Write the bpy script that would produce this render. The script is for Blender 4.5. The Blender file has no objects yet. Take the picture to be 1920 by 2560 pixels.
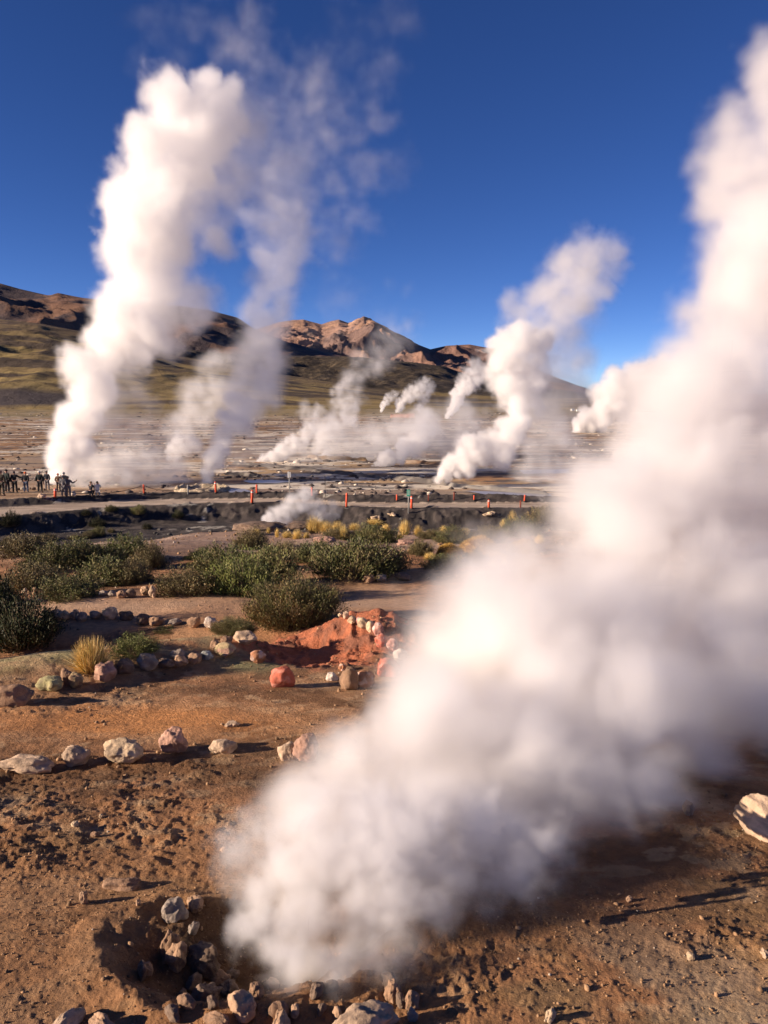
import bpy, math, random
import numpy as np
from mathutils import Vector, Matrix

# ------------------------------------------------------------------ camera, sky, sun, exposure
SC = bpy.context.scene
COL = SC.collection
F = 1920.0                      # focal length in pixels of the 1920x2560 photograph
CX, CY = 960.0, 1280.0
H = 8.0                         # eye above the geyser plain (z = 0)
HORIZON = 985.0
P = math.atan((CY - HORIZON) / F)
cam_data = bpy.data.cameras.new('camera')
cam = bpy.data.objects.new('camera', cam_data); COL.objects.link(cam)
cam.location = (0, 0, H)
cam.rotation_euler = (math.pi / 2 - P, 0, 0)
cam_data.sensor_fit = 'VERTICAL'
cam_data.angle = 2 * math.atan(CY / F)
cam_data.clip_start = 0.05; cam_data.clip_end = 60000
SC.camera = cam

SUN_EL, SUN_AZ = 17.0, -14.0       # degrees above the plain; degrees ahead of straight left
world = bpy.data.worlds.new('World'); SC.world = world; world.use_nodes = True
wn = world.node_tree
sky = wn.nodes.new('ShaderNodeTexSky'); sky.sky_type = 'NISHITA'; sky.sun_disc = False
sky.sun_elevation = math.radians(SUN_EL)
sky.sun_rotation = math.radians(-90 + SUN_AZ)
sky.altitude = 4300; sky.air_density = 0.65; sky.dust_density = 0.0; sky.ozone_density = 2.0
hs = wn.nodes.new('ShaderNodeHueSaturation'); hs.inputs['Saturation'].default_value = 1.2; hs.inputs['Hue'].default_value = .515
wn.links.new(sky.outputs[0], hs.inputs['Color'])
wn.links.new(hs.outputs[0], wn.nodes['Background'].inputs[0])
wn.nodes['Background'].inputs[1].default_value = 0.070
sun_d = bpy.data.lights.new('sun', 'SUN'); sun_d.energy = 5.0; sun_d.angle = math.radians(0.5)
sun_d.color = (1.0, 0.80, 0.62)
sun = bpy.data.objects.new('sun', sun_d); COL.objects.link(sun)
sdir = Vector((-math.cos(math.radians(SUN_AZ)) * math.cos(math.radians(SUN_EL)),
               math.sin(math.radians(SUN_AZ)) * math.cos(math.radians(SUN_EL)), math.sin(math.radians(SUN_EL))))
sun.rotation_euler = sdir.to_track_quat('Z', 'Y').to_euler()
SC.view_settings.view_transform = 'Standard'; SC.view_settings.look = 'None'
SC.view_settings.exposure = 0.97; SC.view_settings.gamma = 1.0
SC.cycles.max_bounces = 14; SC.cycles.volume_bounces = 12; SC.cycles.diffuse_bounces = 3
SC.cycles.transparent_max_bounces = 8
SC.cycles.volume_step_rate = 2.0; SC.cycles.volume_max_steps = 512
SC.cycles.use_denoising = True

# ------------------------------------------------------------------ picture <-> place
cp, sp = math.cos(P), math.sin(P)
def ray(px, row):
    u = (px - CX) / F; v = -(row - CY) / F
    return np.array([u, cp + v * sp, -sp + v * cp])
def at(px, row, Y):
    r = ray(px, row); return np.array([0, 0, H]) + r * (Y / r[1])
def on_z(px, row, z):
    r = ray(px, row); return np.array([0, 0, H]) + r * ((z - H) / r[2])
def proj(x, y, z):
    dz = np.asarray(z) - H
    zc = y * cp - dz * sp; up = y * sp + dz * cp
    return CX + F * x / zc, CY - F * up / zc

# ------------------------------------------------------------------ numpy noise
def _h(ix, iy, iz, s):
    n = (ix.astype(np.int64) * 73856093) ^ (iy.astype(np.int64) * 19349663) ^ (iz.astype(np.int64) * 83492791) ^ (s * 2654435761)
    n = (n ^ (n >> 13)) * 1274126177 & 0xffffffff
    n = (n ^ (n >> 15)) * 2246822519 & 0xffffffff
    return ((n ^ (n >> 13)) & 0xffffff) / float(0xffffff)
def vn3(x, y, z, s=0):
    x0, y0, z0 = np.floor(x), np.floor(y), np.floor(z)
    fx, fy, fz = x - x0, y - y0, z - z0
    fx = fx * fx * fx * (fx * (fx * 6 - 15) + 10); fy = fy * fy * fy * (fy * (fy * 6 - 15) + 10); fz = fz * fz * (3 - 2 * fz)
    r = 0
    for i in (0, 1):
        for j in (0, 1):
            for k in (0, 1):
                r = r + _h(x0 + i, y0 + j, z0 + k, s) * (fx if i else 1 - fx) * (fy if j else 1 - fy) * (fz if k else 1 - fz)
    return r
def vn2(x, y, s=0):
    x0, y0 = np.floor(x), np.floor(y); fx, fy = x - x0, y - y0
    fx = fx * fx * fx * (fx * (fx * 6 - 15) + 10); fy = fy * fy * fy * (fy * (fy * 6 - 15) + 10)
    z = np.zeros_like(x0); r = 0
    for i in (0, 1):
        for j in (0, 1):
            r = r + _h(x0 + i, y0 + j, z, s) * (fx if i else 1 - fx) * (fy if j else 1 - fy)
    return r
def fbm(x, y, o=4, s=0, g=.5):
    a, t, r = 1.0, 0.0, 0
    for k in range(o):
        c, q = math.cos(k * 1.1), math.sin(k * 1.1)
        r = r + a * vn2((x * c - y * q) * 2 ** k + 7.3 * k, (x * q + y * c) * 2 ** k - 3.1 * k, s + k); t += a; a *= g
    return r / t
def ridged(x, y, o=5, s=0):
    a, t, r = 1.0, 0.0, 0
    for k in range(o):
        c, q = math.cos(k * .9), math.sin(k * .9)
        n = 1 - abs(2 * vn2((x * c - y * q) * 2 ** k + 5.3 * k, (x * q + y * c) * 2 ** k, s + k) - 1)
        r = r + a * n * n; t += a; a *= .5
    return r / t
def sstep(a, b, x):
    t = np.clip((x - a) / (b - a), 0, 1); return t * t * (3 - 2 * t)
def mixc(a, b, t):
    t = np.asarray(t)[..., None]; return a * (1 - t) + np.asarray(b) * t
def C(*v): return np.array(v, float)

# ------------------------------------------------------------------ terrain height
_yy = np.array([-50, 0, 2.0, 3.4, 4.5, 6.3, 9.4, 13, 16, 20, 26, 29, 33, 37.5, 41, 44.4, 60])
_dd = np.array([1.55, 1.6, 1.8, 2.0, 2.16, 2.42, 2.83, 3.2, 3.48, 3.92, 4.62, 5.3, 6.8, 8.1, 8.5, 8.5, 8.5])
_ty = np.linspace(-50, 60, 2201); _tz = np.interp(_ty, _yy, _dd)
_k = np.exp(-np.linspace(-2, 2, 31) ** 2); _k /= _k.sum()
_tz2 = np.convolve(np.pad(_tz, 15, mode='edge'), _k, 'valid')
def _line(pts, z):
    w = [on_z(px, row, z) for px, row in pts]
    return np.array([p[0] for p in w]), np.array([p[1] for p in w])
ROAD = .5
NE = _line([(-500, 1330), (0, 1291), (120, 1280), (250, 1269), (380, 1262), (500, 1257), (700, 1254), (860, 1264), (1000, 1268), (1370, 1268), (1900, 1272), (2600, 1278)], ROAD)
FE = _line([(-500, 1300), (0, 1270), (120, 1263), (250, 1256), (380, 1250), (500, 1248), (700, 1247), (860, 1257), (1000, 1259), (1370, 1257), (1900, 1258), (2600, 1262)], ROAD)
def ln(L, x): return np.interp(x, L[0], L[1])

PITS = []   # filled below: (centre x, y, rx, ry, depth, rotation)
def _c(px, row, drop): return on_z(px, row, H - drop)
G = {}
G['crater'] = _c(830, 1640, 2.72)
G['hollow'] = _c(250, 1625, 2.8)
G['vent'] = _c(640, 2410, 1.95)
G['berm0'] = _c(20, 1740, 2.5); G['berm1'] = _c(560, 1640, 2.6)

def gauss(x, y, px, row, drop, rx, ry):
    c = _c(px, row, drop); return np.exp(-(((x - c[0]) / rx) ** 2 + ((y - c[1]) / ry) ** 2))
def near_h(x, y):
    d = np.interp(y, _ty, _tz2)
    z = H - d
    # gentle cross slope and swells
    amp = sstep(2, 8, y) * (1 - sstep(28, 40, y))
    z = z + amp * (fbm(x * .35 + 3, y * .35, 3, 11) - .5) * .35
    z = z - sstep(-3, -13, x) * sstep(17, 25, y) * .62 + sstep(20, 24, y) * (fbm(x * .5, y * .5, 3, 12) - .5) * .22
    # bank at the near edge of the pale path on the left, then a hollow
    c = G['hollow']; q = ((x - c[0]) / 2.0) ** 2 + ((y - c[1] - .12 * (x - c[0])) / .75) ** 2
    z = z - .34 * np.exp(-q)
    # mossy berm
    a, b = G['berm0'], G['berm1']; ab = b[:2] - a[:2]; L2 = (ab ** 2).sum()
    t = np.clip(((x - a[0]) * ab[0] + (y - a[1]) * ab[1]) / L2, 0, 1)
    dx, dy = x - (a[0] + t * ab[0]), y - (a[1] + t * ab[1]) - .12
    z = z + (.10 + .13 * t) * np.exp(-(dx * dx + dy * dy) / .30)
    # red crater: mound with a bowl cut into it
    c = G['crater']; u, v = (x - c[0]) / .88, (y - c[1]) / .95
    r = np.sqrt(u * u + v * v) + .10 * (fbm(x * 2.2, y * 2.2, 3, 5) - .5)
    z = z + .32 * np.exp(-(((u - .42) / .78) ** 2 + ((v - .42) / .62) ** 2)) - .13 * (1 - sstep(.3, 1.0, np.sqrt((u + .25) ** 2 + (v + .25) ** 2)))
    c2 = _c(790, 1685, 2.95); r2 = np.sqrt(((x - c2[0]) / .24) ** 2 + ((y - c2[1]) / .20) ** 2)
    z = z - .34 * (1 - sstep(.3, 1.0, r2))
    # steaming vent in the foreground
    c = G['vent']; u, v = (x - c[0]) / .44, (y - c[1]) / .30
    r = np.sqrt(u * u + v * v) + .75 * (fbm(x * 3.2, y * 3.2, 4, 8, .6) - .5)
    z = z - .13 * (1 - sstep(.15, 1.02, r)) - .03 * (1 - sstep(.9, 1.25, r)) + .03 * np.exp(-((r - 1.15) / .22) ** 2)
    return z

def rough(x, y):
    """clods, crusts and pebbly grain, fading with distance"""
    n = 0
    w = 1 - sstep(14, 40, y)
    n = n + w * .045 * (fbm(x * 1.6, y * 1.6, 3, 21) - .5)
    w1 = 1 - sstep(6, 14, y)
    patch = sstep(.40, .64, fbm(x * .9 + 9, y * 1.3, 3, 31)); calm = 1 - .85 * np.clip(gauss(x, y, 330, 1825, 2.3, 1.0, .36), 0, 1)
    wx, wy = x + .10 * (fbm(x * 3, y * 3, 3, 35) - .5), y + .10 * (fbm(x * 3 + 7, y * 3, 3, 36) - .5)
    n = n + w1 * calm * (.005 + .008 * patch) * (ridged(wx * 3.1, wy * 4.5, 5, 41) - .5)
    w2 = 1 - sstep(4, 8, y)
    n = n + w2 * calm * (.003 + .006 * patch) * (fbm(wx * 13, wy * 17, 5, 51, .62) - .5) * 1.6
    n = n + w2 * calm * .006 * sstep(.55, .80, fbm(wx * 30, wy * 30, 3, 61, .6)) * (.3 + patch)
    n = n + w2 * .0035 * (fbm(x * 55, y * 55, 3, 67, .7) - .5) * 2
    # crusted flakes: small sharp edged steps
    fl = fbm(wx * 7, wy * 10, 4, 66, .55); n = n + w2 * calm * .007 * patch * (sstep(.50, .53, fl) + sstep(.60, .62, fl))
    # red crater wall lumps
    c = G['crater']; r = np.hypot((x - c[0]) / .95, (y - c[1]) / 1.0)
    n = n + (1 - sstep(.9, 1.25, r)) * .105 * (ridged(x * 4.5, y * 4.5, 4, 71) - .55)
    return n

def hgt(x, y):
    x = np.asarray(x, float); y = np.asarray(y, float)
    ne, fe = ln(NE, x), ln(FE, x)
    zn = near_h(x, y) + rough(x, y)
    wob = (fbm(x * .8, y * .8, 4, 81) - .5)
    wob2 = (ridged(x * 1.7, y * 1.7, 4, 83) - .5)
    top = ROAD + (ridged(x * 1.3, y * .6, 3, 95) - .4) * .10
    # bank from the ditch to the path, path, far berm, plain
    s = sstep(ne - 2.3, ne - .05, y)
    zb = -.5 + (ROAD + .5) * s + (wob * .5 + wob2 * .30) * np.clip(4 * s * (1 - s), 0, 1)
    zr = ROAD + .02 * wob2 + 0.13 * np.exp(-((y - ne + .1) / .22) ** 2) * sstep(.35, .75, vn2(x * 1.9, y * 0 + 3, 7)) 
    bh = .78 + .10 * np.sin(x * .13) - .55 * sstep(6, 16, x) + .12 * sstep(18, 24, x)
    t = (y - fe) / 1.0
    bm = ROAD + bh * .62 * np.exp(-((t - .9) / .62) ** 2) + .16 * wob2 * np.exp(-((t - .9) / .8) ** 2)
    plain = (fbm(x * .03, y * .03, 3, 91) - .5) * .5 * sstep(70, 140, y) + (fbm(x * .25, y * .25, 3, 92) - .5) * .12
    # low mineral terraces rising slightly to the far side
    plain = plain + sstep(300, 900, y) * 4.0 * 0
    zf = bm * (1 - sstep(.9, 3.0, t)) + plain * sstep(.9, 3.0, t)
    z = np.where(y < ne - 2.3, np.maximum(zn, -.5 + .1 * wob), zb)
    z = np.where((y < ne - 1.0), np.maximum(z, zn), z)
    z = np.where(y > ne - .05, zr, z)
    z = np.where(y > fe, np.maximum(zf, np.where(t < .6, zr, -9)), z)
    return z

def ground(px, row):
    """the point of the terrain seen at a picture position"""
    r = ray(px, row); Y = np.geomspace(1.2, 2500, 5000)
    X = r[0] / r[1] * Y; Z = H + r[2] / r[1] * Y
    g = hgt(X, Y); i = np.argmax(g >= Z)
    if g[i] < Z[i]: i = len(Y) - 1
    j = max(i - 1, 0); a, b = Z[j] - g[j], g[i] - Z[i]; t = a / (a + b) if a + b > 0 else 0
    y = Y[j] + (Y[i] - Y[j]) * t
    return np.array([r[0] / r[1] * y, y, float(hgt(r[0] / r[1] * y, y))])
def hz(x, y): return float(hgt(x, y))

# ------------------------------------------------------------------ materials
def mat(name, col=(.5, .5, .5), rough_=.9, attr=None, var=.0, vscale=5, bump=0, bscale=20, bdist=.02, spec=.25, detail=8, objvar=0, fine=0):
    m = bpy.data.materials.new(name); m.use_nodes = True; t = m.node_tree; b = t.nodes['Principled BSDF']
    b.inputs['Roughness'].default_value = rough_; b.inputs['Specular IOR Level'].default_value = spec
    tc = t.nodes.new('ShaderNodeTexCoord'); src = None
    if attr:
        a = t.nodes.new('ShaderNodeAttribute'); a.attribute_name = attr; src = a.outputs['Color']
    else:
        a = t.nodes.new('ShaderNodeRGB'); a.outputs[0].default_value = (*col, 1); src = a.outputs[0]
    if objvar:
        oi = t.nodes.new('ShaderNodeObjectInfo'); h = t.nodes.new('ShaderNodeHueSaturation')
        mr = t.nodes.new('ShaderNodeMapRange'); mr.inputs[3].default_value = 1 - objvar; mr.inputs[4].default_value = 1 + objvar
        t.links.new(oi.outputs['Random'], mr.inputs[0]); t.links.new(mr.outputs[0], h.inputs['Value'])
        t.links.new(src, h.inputs['Color']); src = h.outputs[0]
    if var:
        n = t.nodes.new('ShaderNodeTexNoise'); n.inputs['Scale'].default_value = vscale; n.inputs['Detail'].default_value = detail; n.inputs['Roughness'].default_value = .65
        t.links.new(tc.outputs['Object'], n.inputs['Vector'])
        mr = t.nodes.new('ShaderNodeMapRange'); mr.inputs[1].default_value = .3; mr.inputs[2].default_value = .7; mr.inputs[3].default_value = 1 - var; mr.inputs[4].default_value = 1 + var
        t.links.new(n.outputs[0], mr.inputs[0])
        mx = t.nodes.new('ShaderNodeVectorMath'); mx.operation = 'SCALE'
        t.links.new(src, mx.inputs[0]); t.links.new(mr.outputs[0], mx.inputs['Scale']); src = mx.outputs[0]
    t.links.new(src, b.inputs['Base Color'])
    if bump and fine:
        n = t.nodes.new('ShaderNodeTexVoronoi'); n.inputs['Scale'].default_value = fine; n.inputs['Randomness'].default_value = 1
        t.links.new(tc.outputs['Object'], n.inputs['Vector'])
        bq = t.nodes.new('ShaderNodeBump'); bq.inputs['Strength'].default_value = .8; bq.inputs['Distance'].default_value = .006; bq.invert = True
        t.links.new(n.outputs['Distance'], bq.inputs['Height'])
    if bump:
        n = t.nodes.new('ShaderNodeTexNoise'); n.inputs['Scale'].default_value = bscale; n.inputs['Detail'].default_value = detail; n.inputs['Roughness'].default_value = .7
        t.links.new(tc.outputs['Object'], n.inputs['Vector'])
        bp = t.nodes.new('ShaderNodeBump'); bp.inputs['Strength'].default_value = bump; bp.inputs['Distance'].default_value = bdist
        t.links.new(n.outputs[0], bp.inputs['Height'])
        if fine: t.links.new(bq.outputs[0], bp.inputs['Normal'])
        t.links.new(bp.outputs[0], b.inputs['Normal'])
    return m
M_ground = mat('ground_soil', attr='tint', var=.28, vscale=14, bump=1.0, bscale=30, bdist=.035, detail=10, fine=70)
M_far = mat('plain_soil', attr='tint', var=.25, vscale=.25, bump=.5, bscale=.5, bdist=.5)
M_hill = mat('hill_soil', attr='tint', var=.3, vscale=.02, bump=1.0, bscale=.035, bdist=14, detail=10)
M_rock = mat('stone', attr='tint', var=.35, vscale=9, bump=.8, bscale=22, bdist=.02, objvar=.12)
M_leaf = mat('leaf', attr='tint', rough_=.6, objvar=.25)
M_straw = mat('straw', attr='tint', rough_=.6, objvar=.15)
M_stem = mat('twig', (.20, .15, .10), .9)
M_post = mat('orange_plastic', (.72, .10, .04), .5, var=.12, vscale=6, spec=.4)
M_postd = mat('rusted_post', (.22, .05, .03), .8, var=.2, vscale=8)
M_metal = mat('grey_steel', (.30, .30, .28), .5, var=.15, vscale=8)
M_dark = mat('dark_wood', (.06, .045, .035), .8)
M_rope = mat('rope', (.10, .085, .07), .9)
M_white = mat('white_paint', (.75, .75, .70), .6, var=.08, vscale=5)
M_green = mat('green_sign_paint', (.05, .42, .28), .5, var=.1, vscale=5)
M_skin = mat('skin', (.35, .19, .13), .6)
M_water = mat('pool_water', (.30, .29, .30), .28, spec=.5, bump=.2, bscale=3, bdist=.02)
M_crust = mat('mineral_crust', (.42, .34, .24), .9, var=.75, vscale=1.8, bump=1, bscale=5, bdist=.25)

def put(o, parent=None, label=None, cat=None, group=None, kind=None):
    if o.name not in COL.objects: COL.objects.link(o)
    if parent: o.parent = parent
    for k, v in (('label', label), ('category', cat), ('group', group), ('kind', kind)):
        if v: o[k] = v
    return o
def empty(name, loc, rz=0, **k):
    o = bpy.data.objects.new(name, None); o.location = loc; o.rotation_euler = (0, 0, rz); o.empty_display_size = .2
    return put(o, **k)
def npmesh(name, V, Fc, m=None, tint=None, smooth=True):
    V = np.asarray(V, np.float32); me = bpy.data.meshes.new(name)
    me.vertices.add(len(V)); me.vertices.foreach_set('co', V.ravel())
    Fc = np.asarray(Fc, np.int32); n, k = Fc.shape
    me.loops.add(n * k); me.loops.foreach_set('vertex_index', Fc.ravel())
    me.polygons.add(n); me.polygons.foreach_set('loop_start', np.arange(0, n * k, k, dtype=np.int32))
    try: me.polygons.foreach_set('loop_total', np.full(n, k, np.int32))
    except Exception: pass
    me.update(calc_edges=True)
    if smooth: me.polygons.foreach_set('use_smooth', np.ones(n, bool))
    if tint is not None:
        a = me.color_attributes.new('tint', 'FLOAT_COLOR', 'POINT'); t = np.ones((len(V), 4), np.float32); t[:, :3] = np.clip(tint, .002, .95)
        a.data.foreach_set('color', t.ravel())
    if m: me.materials.append(m)
    return me
def meshobj(name, V, Fc, m, tint=None, smooth=True, **k):
    return put(bpy.data.objects.new(name, npmesh(name, V, Fc, m, tint, smooth)), **k)
def gridfaces(nr, nc, wrap=False):
    i = np.arange(nr - 1)[:, None]; j = np.arange(nc if wrap else nc - 1)[None, :]; j2 = (j + 1) % nc
    return np.stack([i * nc + j, i * nc + j2, (i + 1) * nc + j2, (i + 1) * nc + j], -1).reshape(-1, 4)

# ------------------------------------------------------------------ ground sheets
def ground_tint(x, y):
    A = fbm(x * .8 + 2, y * .8, 4, 101); B = fbm(x * 3.3, y * 3.3, 5, 102, .6); D = fbm(x * .3, y * 1.2, 4, 103); E_ = fbm(x * 11, y * 11, 4, 104, .65)
    c = np.broadcast_to(C(.38, .19, .088), x.shape + (3,)).copy()
    c = mixc(c, C(.40, .225, .115), sstep(.45, .65, A))
    c = mixc(c, C(.17, .085, .038), sstep(.48, .62, B) * .85); c = mixc(c, C(.52, .36, .21), sstep(.56, .66, fbm(x * 5 + 3, y * 8, 5, 120, .6)) * .6 * (1 - sstep(5, 9, y)))
    c = mixc(c, C(.20, .17, .09), sstep(.52, .62, fbm(x * 1.4 + 20, y * 2.2, 4, 121)) * .45 * (1 - sstep(3, 5, y)))
    c = mixc(c, C(.45, .33, .21), sstep(.58, .72, fbm(x * 2 + 5, y * 3, 4, 105)) * .7 * (1 - sstep(3, 6, y)))
    # damp brown crust behind the front stones
    wv = .25 * (B - .5)
    c = mixc(c, C(.13, .065, .028), .75 * sstep(.40, .62, fbm(x * 1.6, y * 2.6, 5, 106)) * np.exp(-((y - 4.0 + wv * 2) / .42) ** 2))
    c = mixc(c, C(.14, .07, .03), .7 * np.clip(gauss(x, y, 560, 1740, 2.4, 1.3, .16) + gauss(x, y, 900, 1810, 2.3, .5, .5) * sstep(.4, .6, B), 0, 1))
    c = mixc(c, C(.56, .25, .085), np.clip(1.25 * gauss(x, y, 330, 1825, 2.3, 1.0, .36), 0, .9))
    c = mixc(c, C(.42, .14, .06), .8 * np.clip(gauss(x, y, 130, 1655, 2.6, 1.3, .7), 0, 1) * sstep(.35, .6, A + .2 * (B - .5)))
    # foreground: brown left, ochre right, the vent pit's shade painted into the soil
    c = mixc(c, C(.35, .18, .08), .7 * (1 - sstep(2.8, 3.8, y)) * sstep(.0, .5, .5 - x))
    c = mixc(c, C(.52, .29, .12), .55 * (1 - sstep(2.3, 2.9, y)) * sstep(.1, .6, x) * sstep(.4, .6, B))
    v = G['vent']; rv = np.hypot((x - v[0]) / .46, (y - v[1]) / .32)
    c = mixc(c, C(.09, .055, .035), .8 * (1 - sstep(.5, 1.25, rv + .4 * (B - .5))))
    c = mixc(c, C(.15, .075, .04), .75 * np.clip(gauss(x, y, 1500, 2270, 1.9, .6, .35) * 1.2, 0, 1))  # shadow of the near steam on the right, painted into the soil colour
    # pale beaten path across the middle
    pth = np.clip(gauss(x, y, 300, 1520, 2.95, 3.2, .75) + gauss(x, y, 1000, 1490, 2.95, 1.3, 1.2), 0, 1)
    c = mixc(c, C(.50, .33, .215), pth * (.65 + .35 * sstep(.35, .65, A)))
    # mossy berm
    a, b = G['berm0'], G['berm1']; ab = b[:2] - a[:2]; L2 = (ab ** 2).sum()
    t = np.clip(((x - a[0]) * ab[0] + (y - a[1]) * ab[1]) / L2, 0, 1)
    dd = np.hypot(x - (a[0] + t * ab[0]), (y - (a[1] + t * ab[1]) - .12))
    lich = np.exp(-(dd / (.28 + .25 * t)) ** 2 * 1.2) * sstep(.25, .5, B)
    c = mixc(c, C(.52, .43, .22), .8 * lich * sstep(.3, .5, E_ + .1)); c = mixc(c, C(.30, .29, .12), lich * sstep(.5, .65, B) * .5)
    c = mixc(c, C(.26, .26, .13), .7 * np.clip(gauss(x, y, 625, 1690, 2.55, .34, .28) * 1.3, 0, 1) * sstep(.3, .55, E_ + .2))
    # crater
    k = G['crater']; r = np.hypot((x - k[0]) / .95, (y - k[1]) / 1.05) + .15 * (B - .5)
    red = (1 - sstep(.80, 1.35, r + .6 * (B - .5) + .3 * (E_ - .5)))
    c = mixc(c, mixc(np.broadcast_to(C(.44, .15, .075), c.shape), C(.27, .11, .065), sstep(.42, .6, B + .25 * (E_ - .5))), red)
    # gravel terrace
    g = sstep(15, 20, y + 3 * (A - .5)) 
    c = mixc(c, C(.30, .20, .145), g); c = mixc(c, C(.42, .30, .22), g * sstep(.5, .7, fbm(x * .6, y * 1.5, 4, 107)))
    c = mixc(c, C(.13, .095, .075), g * sstep(.56, .7, E_) * .6)
    # red-grey ground by the shrubs
    # ditch and banks
    ne, fe = ln(NE, x), ln(FE, x)
    dk = mixc(np.broadcast_to(C(.040, .034, .032), c.shape), C(.085, .070, .062), sstep(.45, .65, fbm(x * 2, y * 2, 4, 108)))
    dk = mixc(dk, C(.30, .28, .24), sstep(.70, .76, fbm(x * .9, y * .9, 5, 109, .65)))
    c = mixc(c, dk, sstep(37, 40, y + 2 * (A - .5)))
    rd = mixc(np.broadcast_to(C(.46, .37, .285), c.shape), C(.33, .26, .20), sstep(.45, .65, fbm(x * .5, y * 2.5, 4, 110)))
    c = np.where(((y > ne - .12) & (y < fe + .05))[..., None], rd, c)
    # plain: mineral flats, ochre mats, white sinter, dark runnels; olive grass far away
    pl = np.broadcast_to(C(.43, .295, .165), c.shape)
    s1 = fbm(x * .02, y * .05, 5, 111, .6); s2 = fbm(x * .07, y * .16, 6, 112, .62); s3 = fbm(x * .22, y * .42, 5, 113, .6); s4 = fbm(x * .12 + 8, y * .30, 6, 115, .65)
    pl = mixc(pl, C(.30, .155, .065), sstep(.46, .56, s2) * .85)
    pl = mixc(pl, C(.11, .085, .07), sstep(.53, .60, s3) * .75)
    pl = mixc(pl, C(.23, .19, .17), sstep(.50, .60, s1) * .6)
    pl = mixc(pl, C(.64, .57, .46), sstep(.545, .585, s4) * .9)
    pl = mixc(pl, C(.05, .045, .05), sstep(.60, .64, fbm(x * .10 + 4, y * .45, 5, 114, .62)) * .8)
    far = sstep(210, 360, y + 160 * (s1 - .5) - .1 * x)
    ol = mixc(np.broadcast_to(C(.21, .155, .05), c.shape), C(.30, .225, .09), sstep(.42, .6, s2))
    ol = mixc(ol, C(.10, .08, .035), sstep(.55, .65, s3) * .7)
    pl = mixc(pl, ol, far * .85)
    c = mixc(c, pl, sstep(1.5, 3.2, y - fe))
    c = mixc(c, C(.33, .21, .12), sstep(1.5, 3.2, y - fe) * (1 - sstep(66, 72, y)) * (1 - sstep(-22, -14, x)) * .8)
    return c
def polar_sheet(name, radii, ang, m, kind='structure', zoff=0, **k):
    R, A_ = np.meshgrid(radii, ang, indexing='ij')
    X, Y = R * np.sin(A_), R * np.cos(A_)
    Z = hgt(X, Y)
    V = np.stack([X, Y, Z], -1).reshape(-1, 3)
    T = ground_tint(X, Y).reshape(-1, 3)
    return meshobj(name, V, gridfaces(len(radii), len(ang), True), m, T, kind=kind, **k)
dense = np.radians(np.linspace(-34, 34, 640))
side = np.radians(np.concatenate([np.linspace(-178, -60, 24), np.linspace(-58, -35, 24)]))
angs = np.concatenate([side, dense, -side[::-1]])
rad_n = np.concatenate([[.05, .4, .9], np.geomspace(1.3, 9, 480), np.geomspace(9.1, 42, 190), np.arange(42.12, 66, .12), np.geomspace(66.2, 700, 380)[1:], np.geomspace(720, 30000, 30)])
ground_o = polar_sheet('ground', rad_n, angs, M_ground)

# ------------------------------------------------------------------ hills
def hill(name, crest, foot, top, back, tint, seed, amp=.12, nscale=1.0, pw=1.5, ncol=420, nrow=130, lo=-900, hi=2900, crag=.0, pxr=None):
    """a range: crest line given as seen, standing at real distances, with a foot, a flank and a back side"""
    px = np.linspace(lo, hi, ncol) if pxr is None else pxr
    cr = np.interp(px, [c[0] for c in crest], [c[1] for c in crest])
    s = np.concatenate([np.linspace(0, 1, nrow), np.linspace(1.03, 1.6, 18)])
    S, PX = np.meshgrid(s, px, indexing='ij'); CR = np.broadcast_to(cr, S.shape)
    Y = np.where(S <= 1, foot + (top - foot) * S, top + (S - 1) * (back - top) / .6)
    X = (PX - CX) / F * (Y * cp + H * sp) * 1.0
    v = -(CR - CY) / F; elev = (-sp + v * cp) / (cp + v * sp)
    Zc = H + elev * top
    prof = np.where(S <= 1, S ** pw, np.clip(1 - (S - 1) * 1.6, 0, 1))
    L = (top - foot) / 3 / nscale
    n = ridged(X / L, Y / L * .8, 6, seed); n2 = fbm(X / L * 3, Y / L * 3, 5, seed + 9)
    w = np.where(S <= 1, np.clip(4 * S * (1 - S), 0, 1) ** .7, .2)
    Z = Zc * prof + np.maximum(Zc, 0) * (amp * 2.2 * (n - .45) * w + amp * .5 * (n2 - .5) * (w + .12)) 
    Z = np.maximum(Z, -1.0 + 0 * Z) - 3.0 * (1 - sstep(0, .03, S))
    T = tint(PX, S, X / L, Y / L, n, n2)
    V = np.stack([X, Y, Z], -1).reshape(-1, 3)
    return meshobj(name, V, gridfaces(len(s), len(px)), M_hill, T.reshape(-1, 3), kind='structure')

def t_slope(PX, S, u, v, n, n2):
    c = np.broadcast_to(C(.25, .18, .075), PX.shape + (3,)).copy()
    c = mixc(c, C(.33, .245, .095), sstep(.45, .62, fbm(u * 4, v * 14, 4, 201)))
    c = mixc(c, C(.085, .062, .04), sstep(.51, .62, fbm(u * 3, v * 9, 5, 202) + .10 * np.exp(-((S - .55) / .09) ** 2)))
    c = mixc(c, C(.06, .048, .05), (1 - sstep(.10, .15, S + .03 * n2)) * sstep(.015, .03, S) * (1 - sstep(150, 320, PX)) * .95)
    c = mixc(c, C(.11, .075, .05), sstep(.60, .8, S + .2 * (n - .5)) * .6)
    return c
def t_dark(PX, S, u, v, n, n2):
    c = np.broadcast_to(C(.045, .035, .025), PX.shape + (3,)).copy()
    c = mixc(c, C(.12, .09, .055), sstep(.54, .64, fbm(u * 22, v * 30, 4, 211, .65)))
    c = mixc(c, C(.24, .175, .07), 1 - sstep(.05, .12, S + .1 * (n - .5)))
    return c
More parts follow.
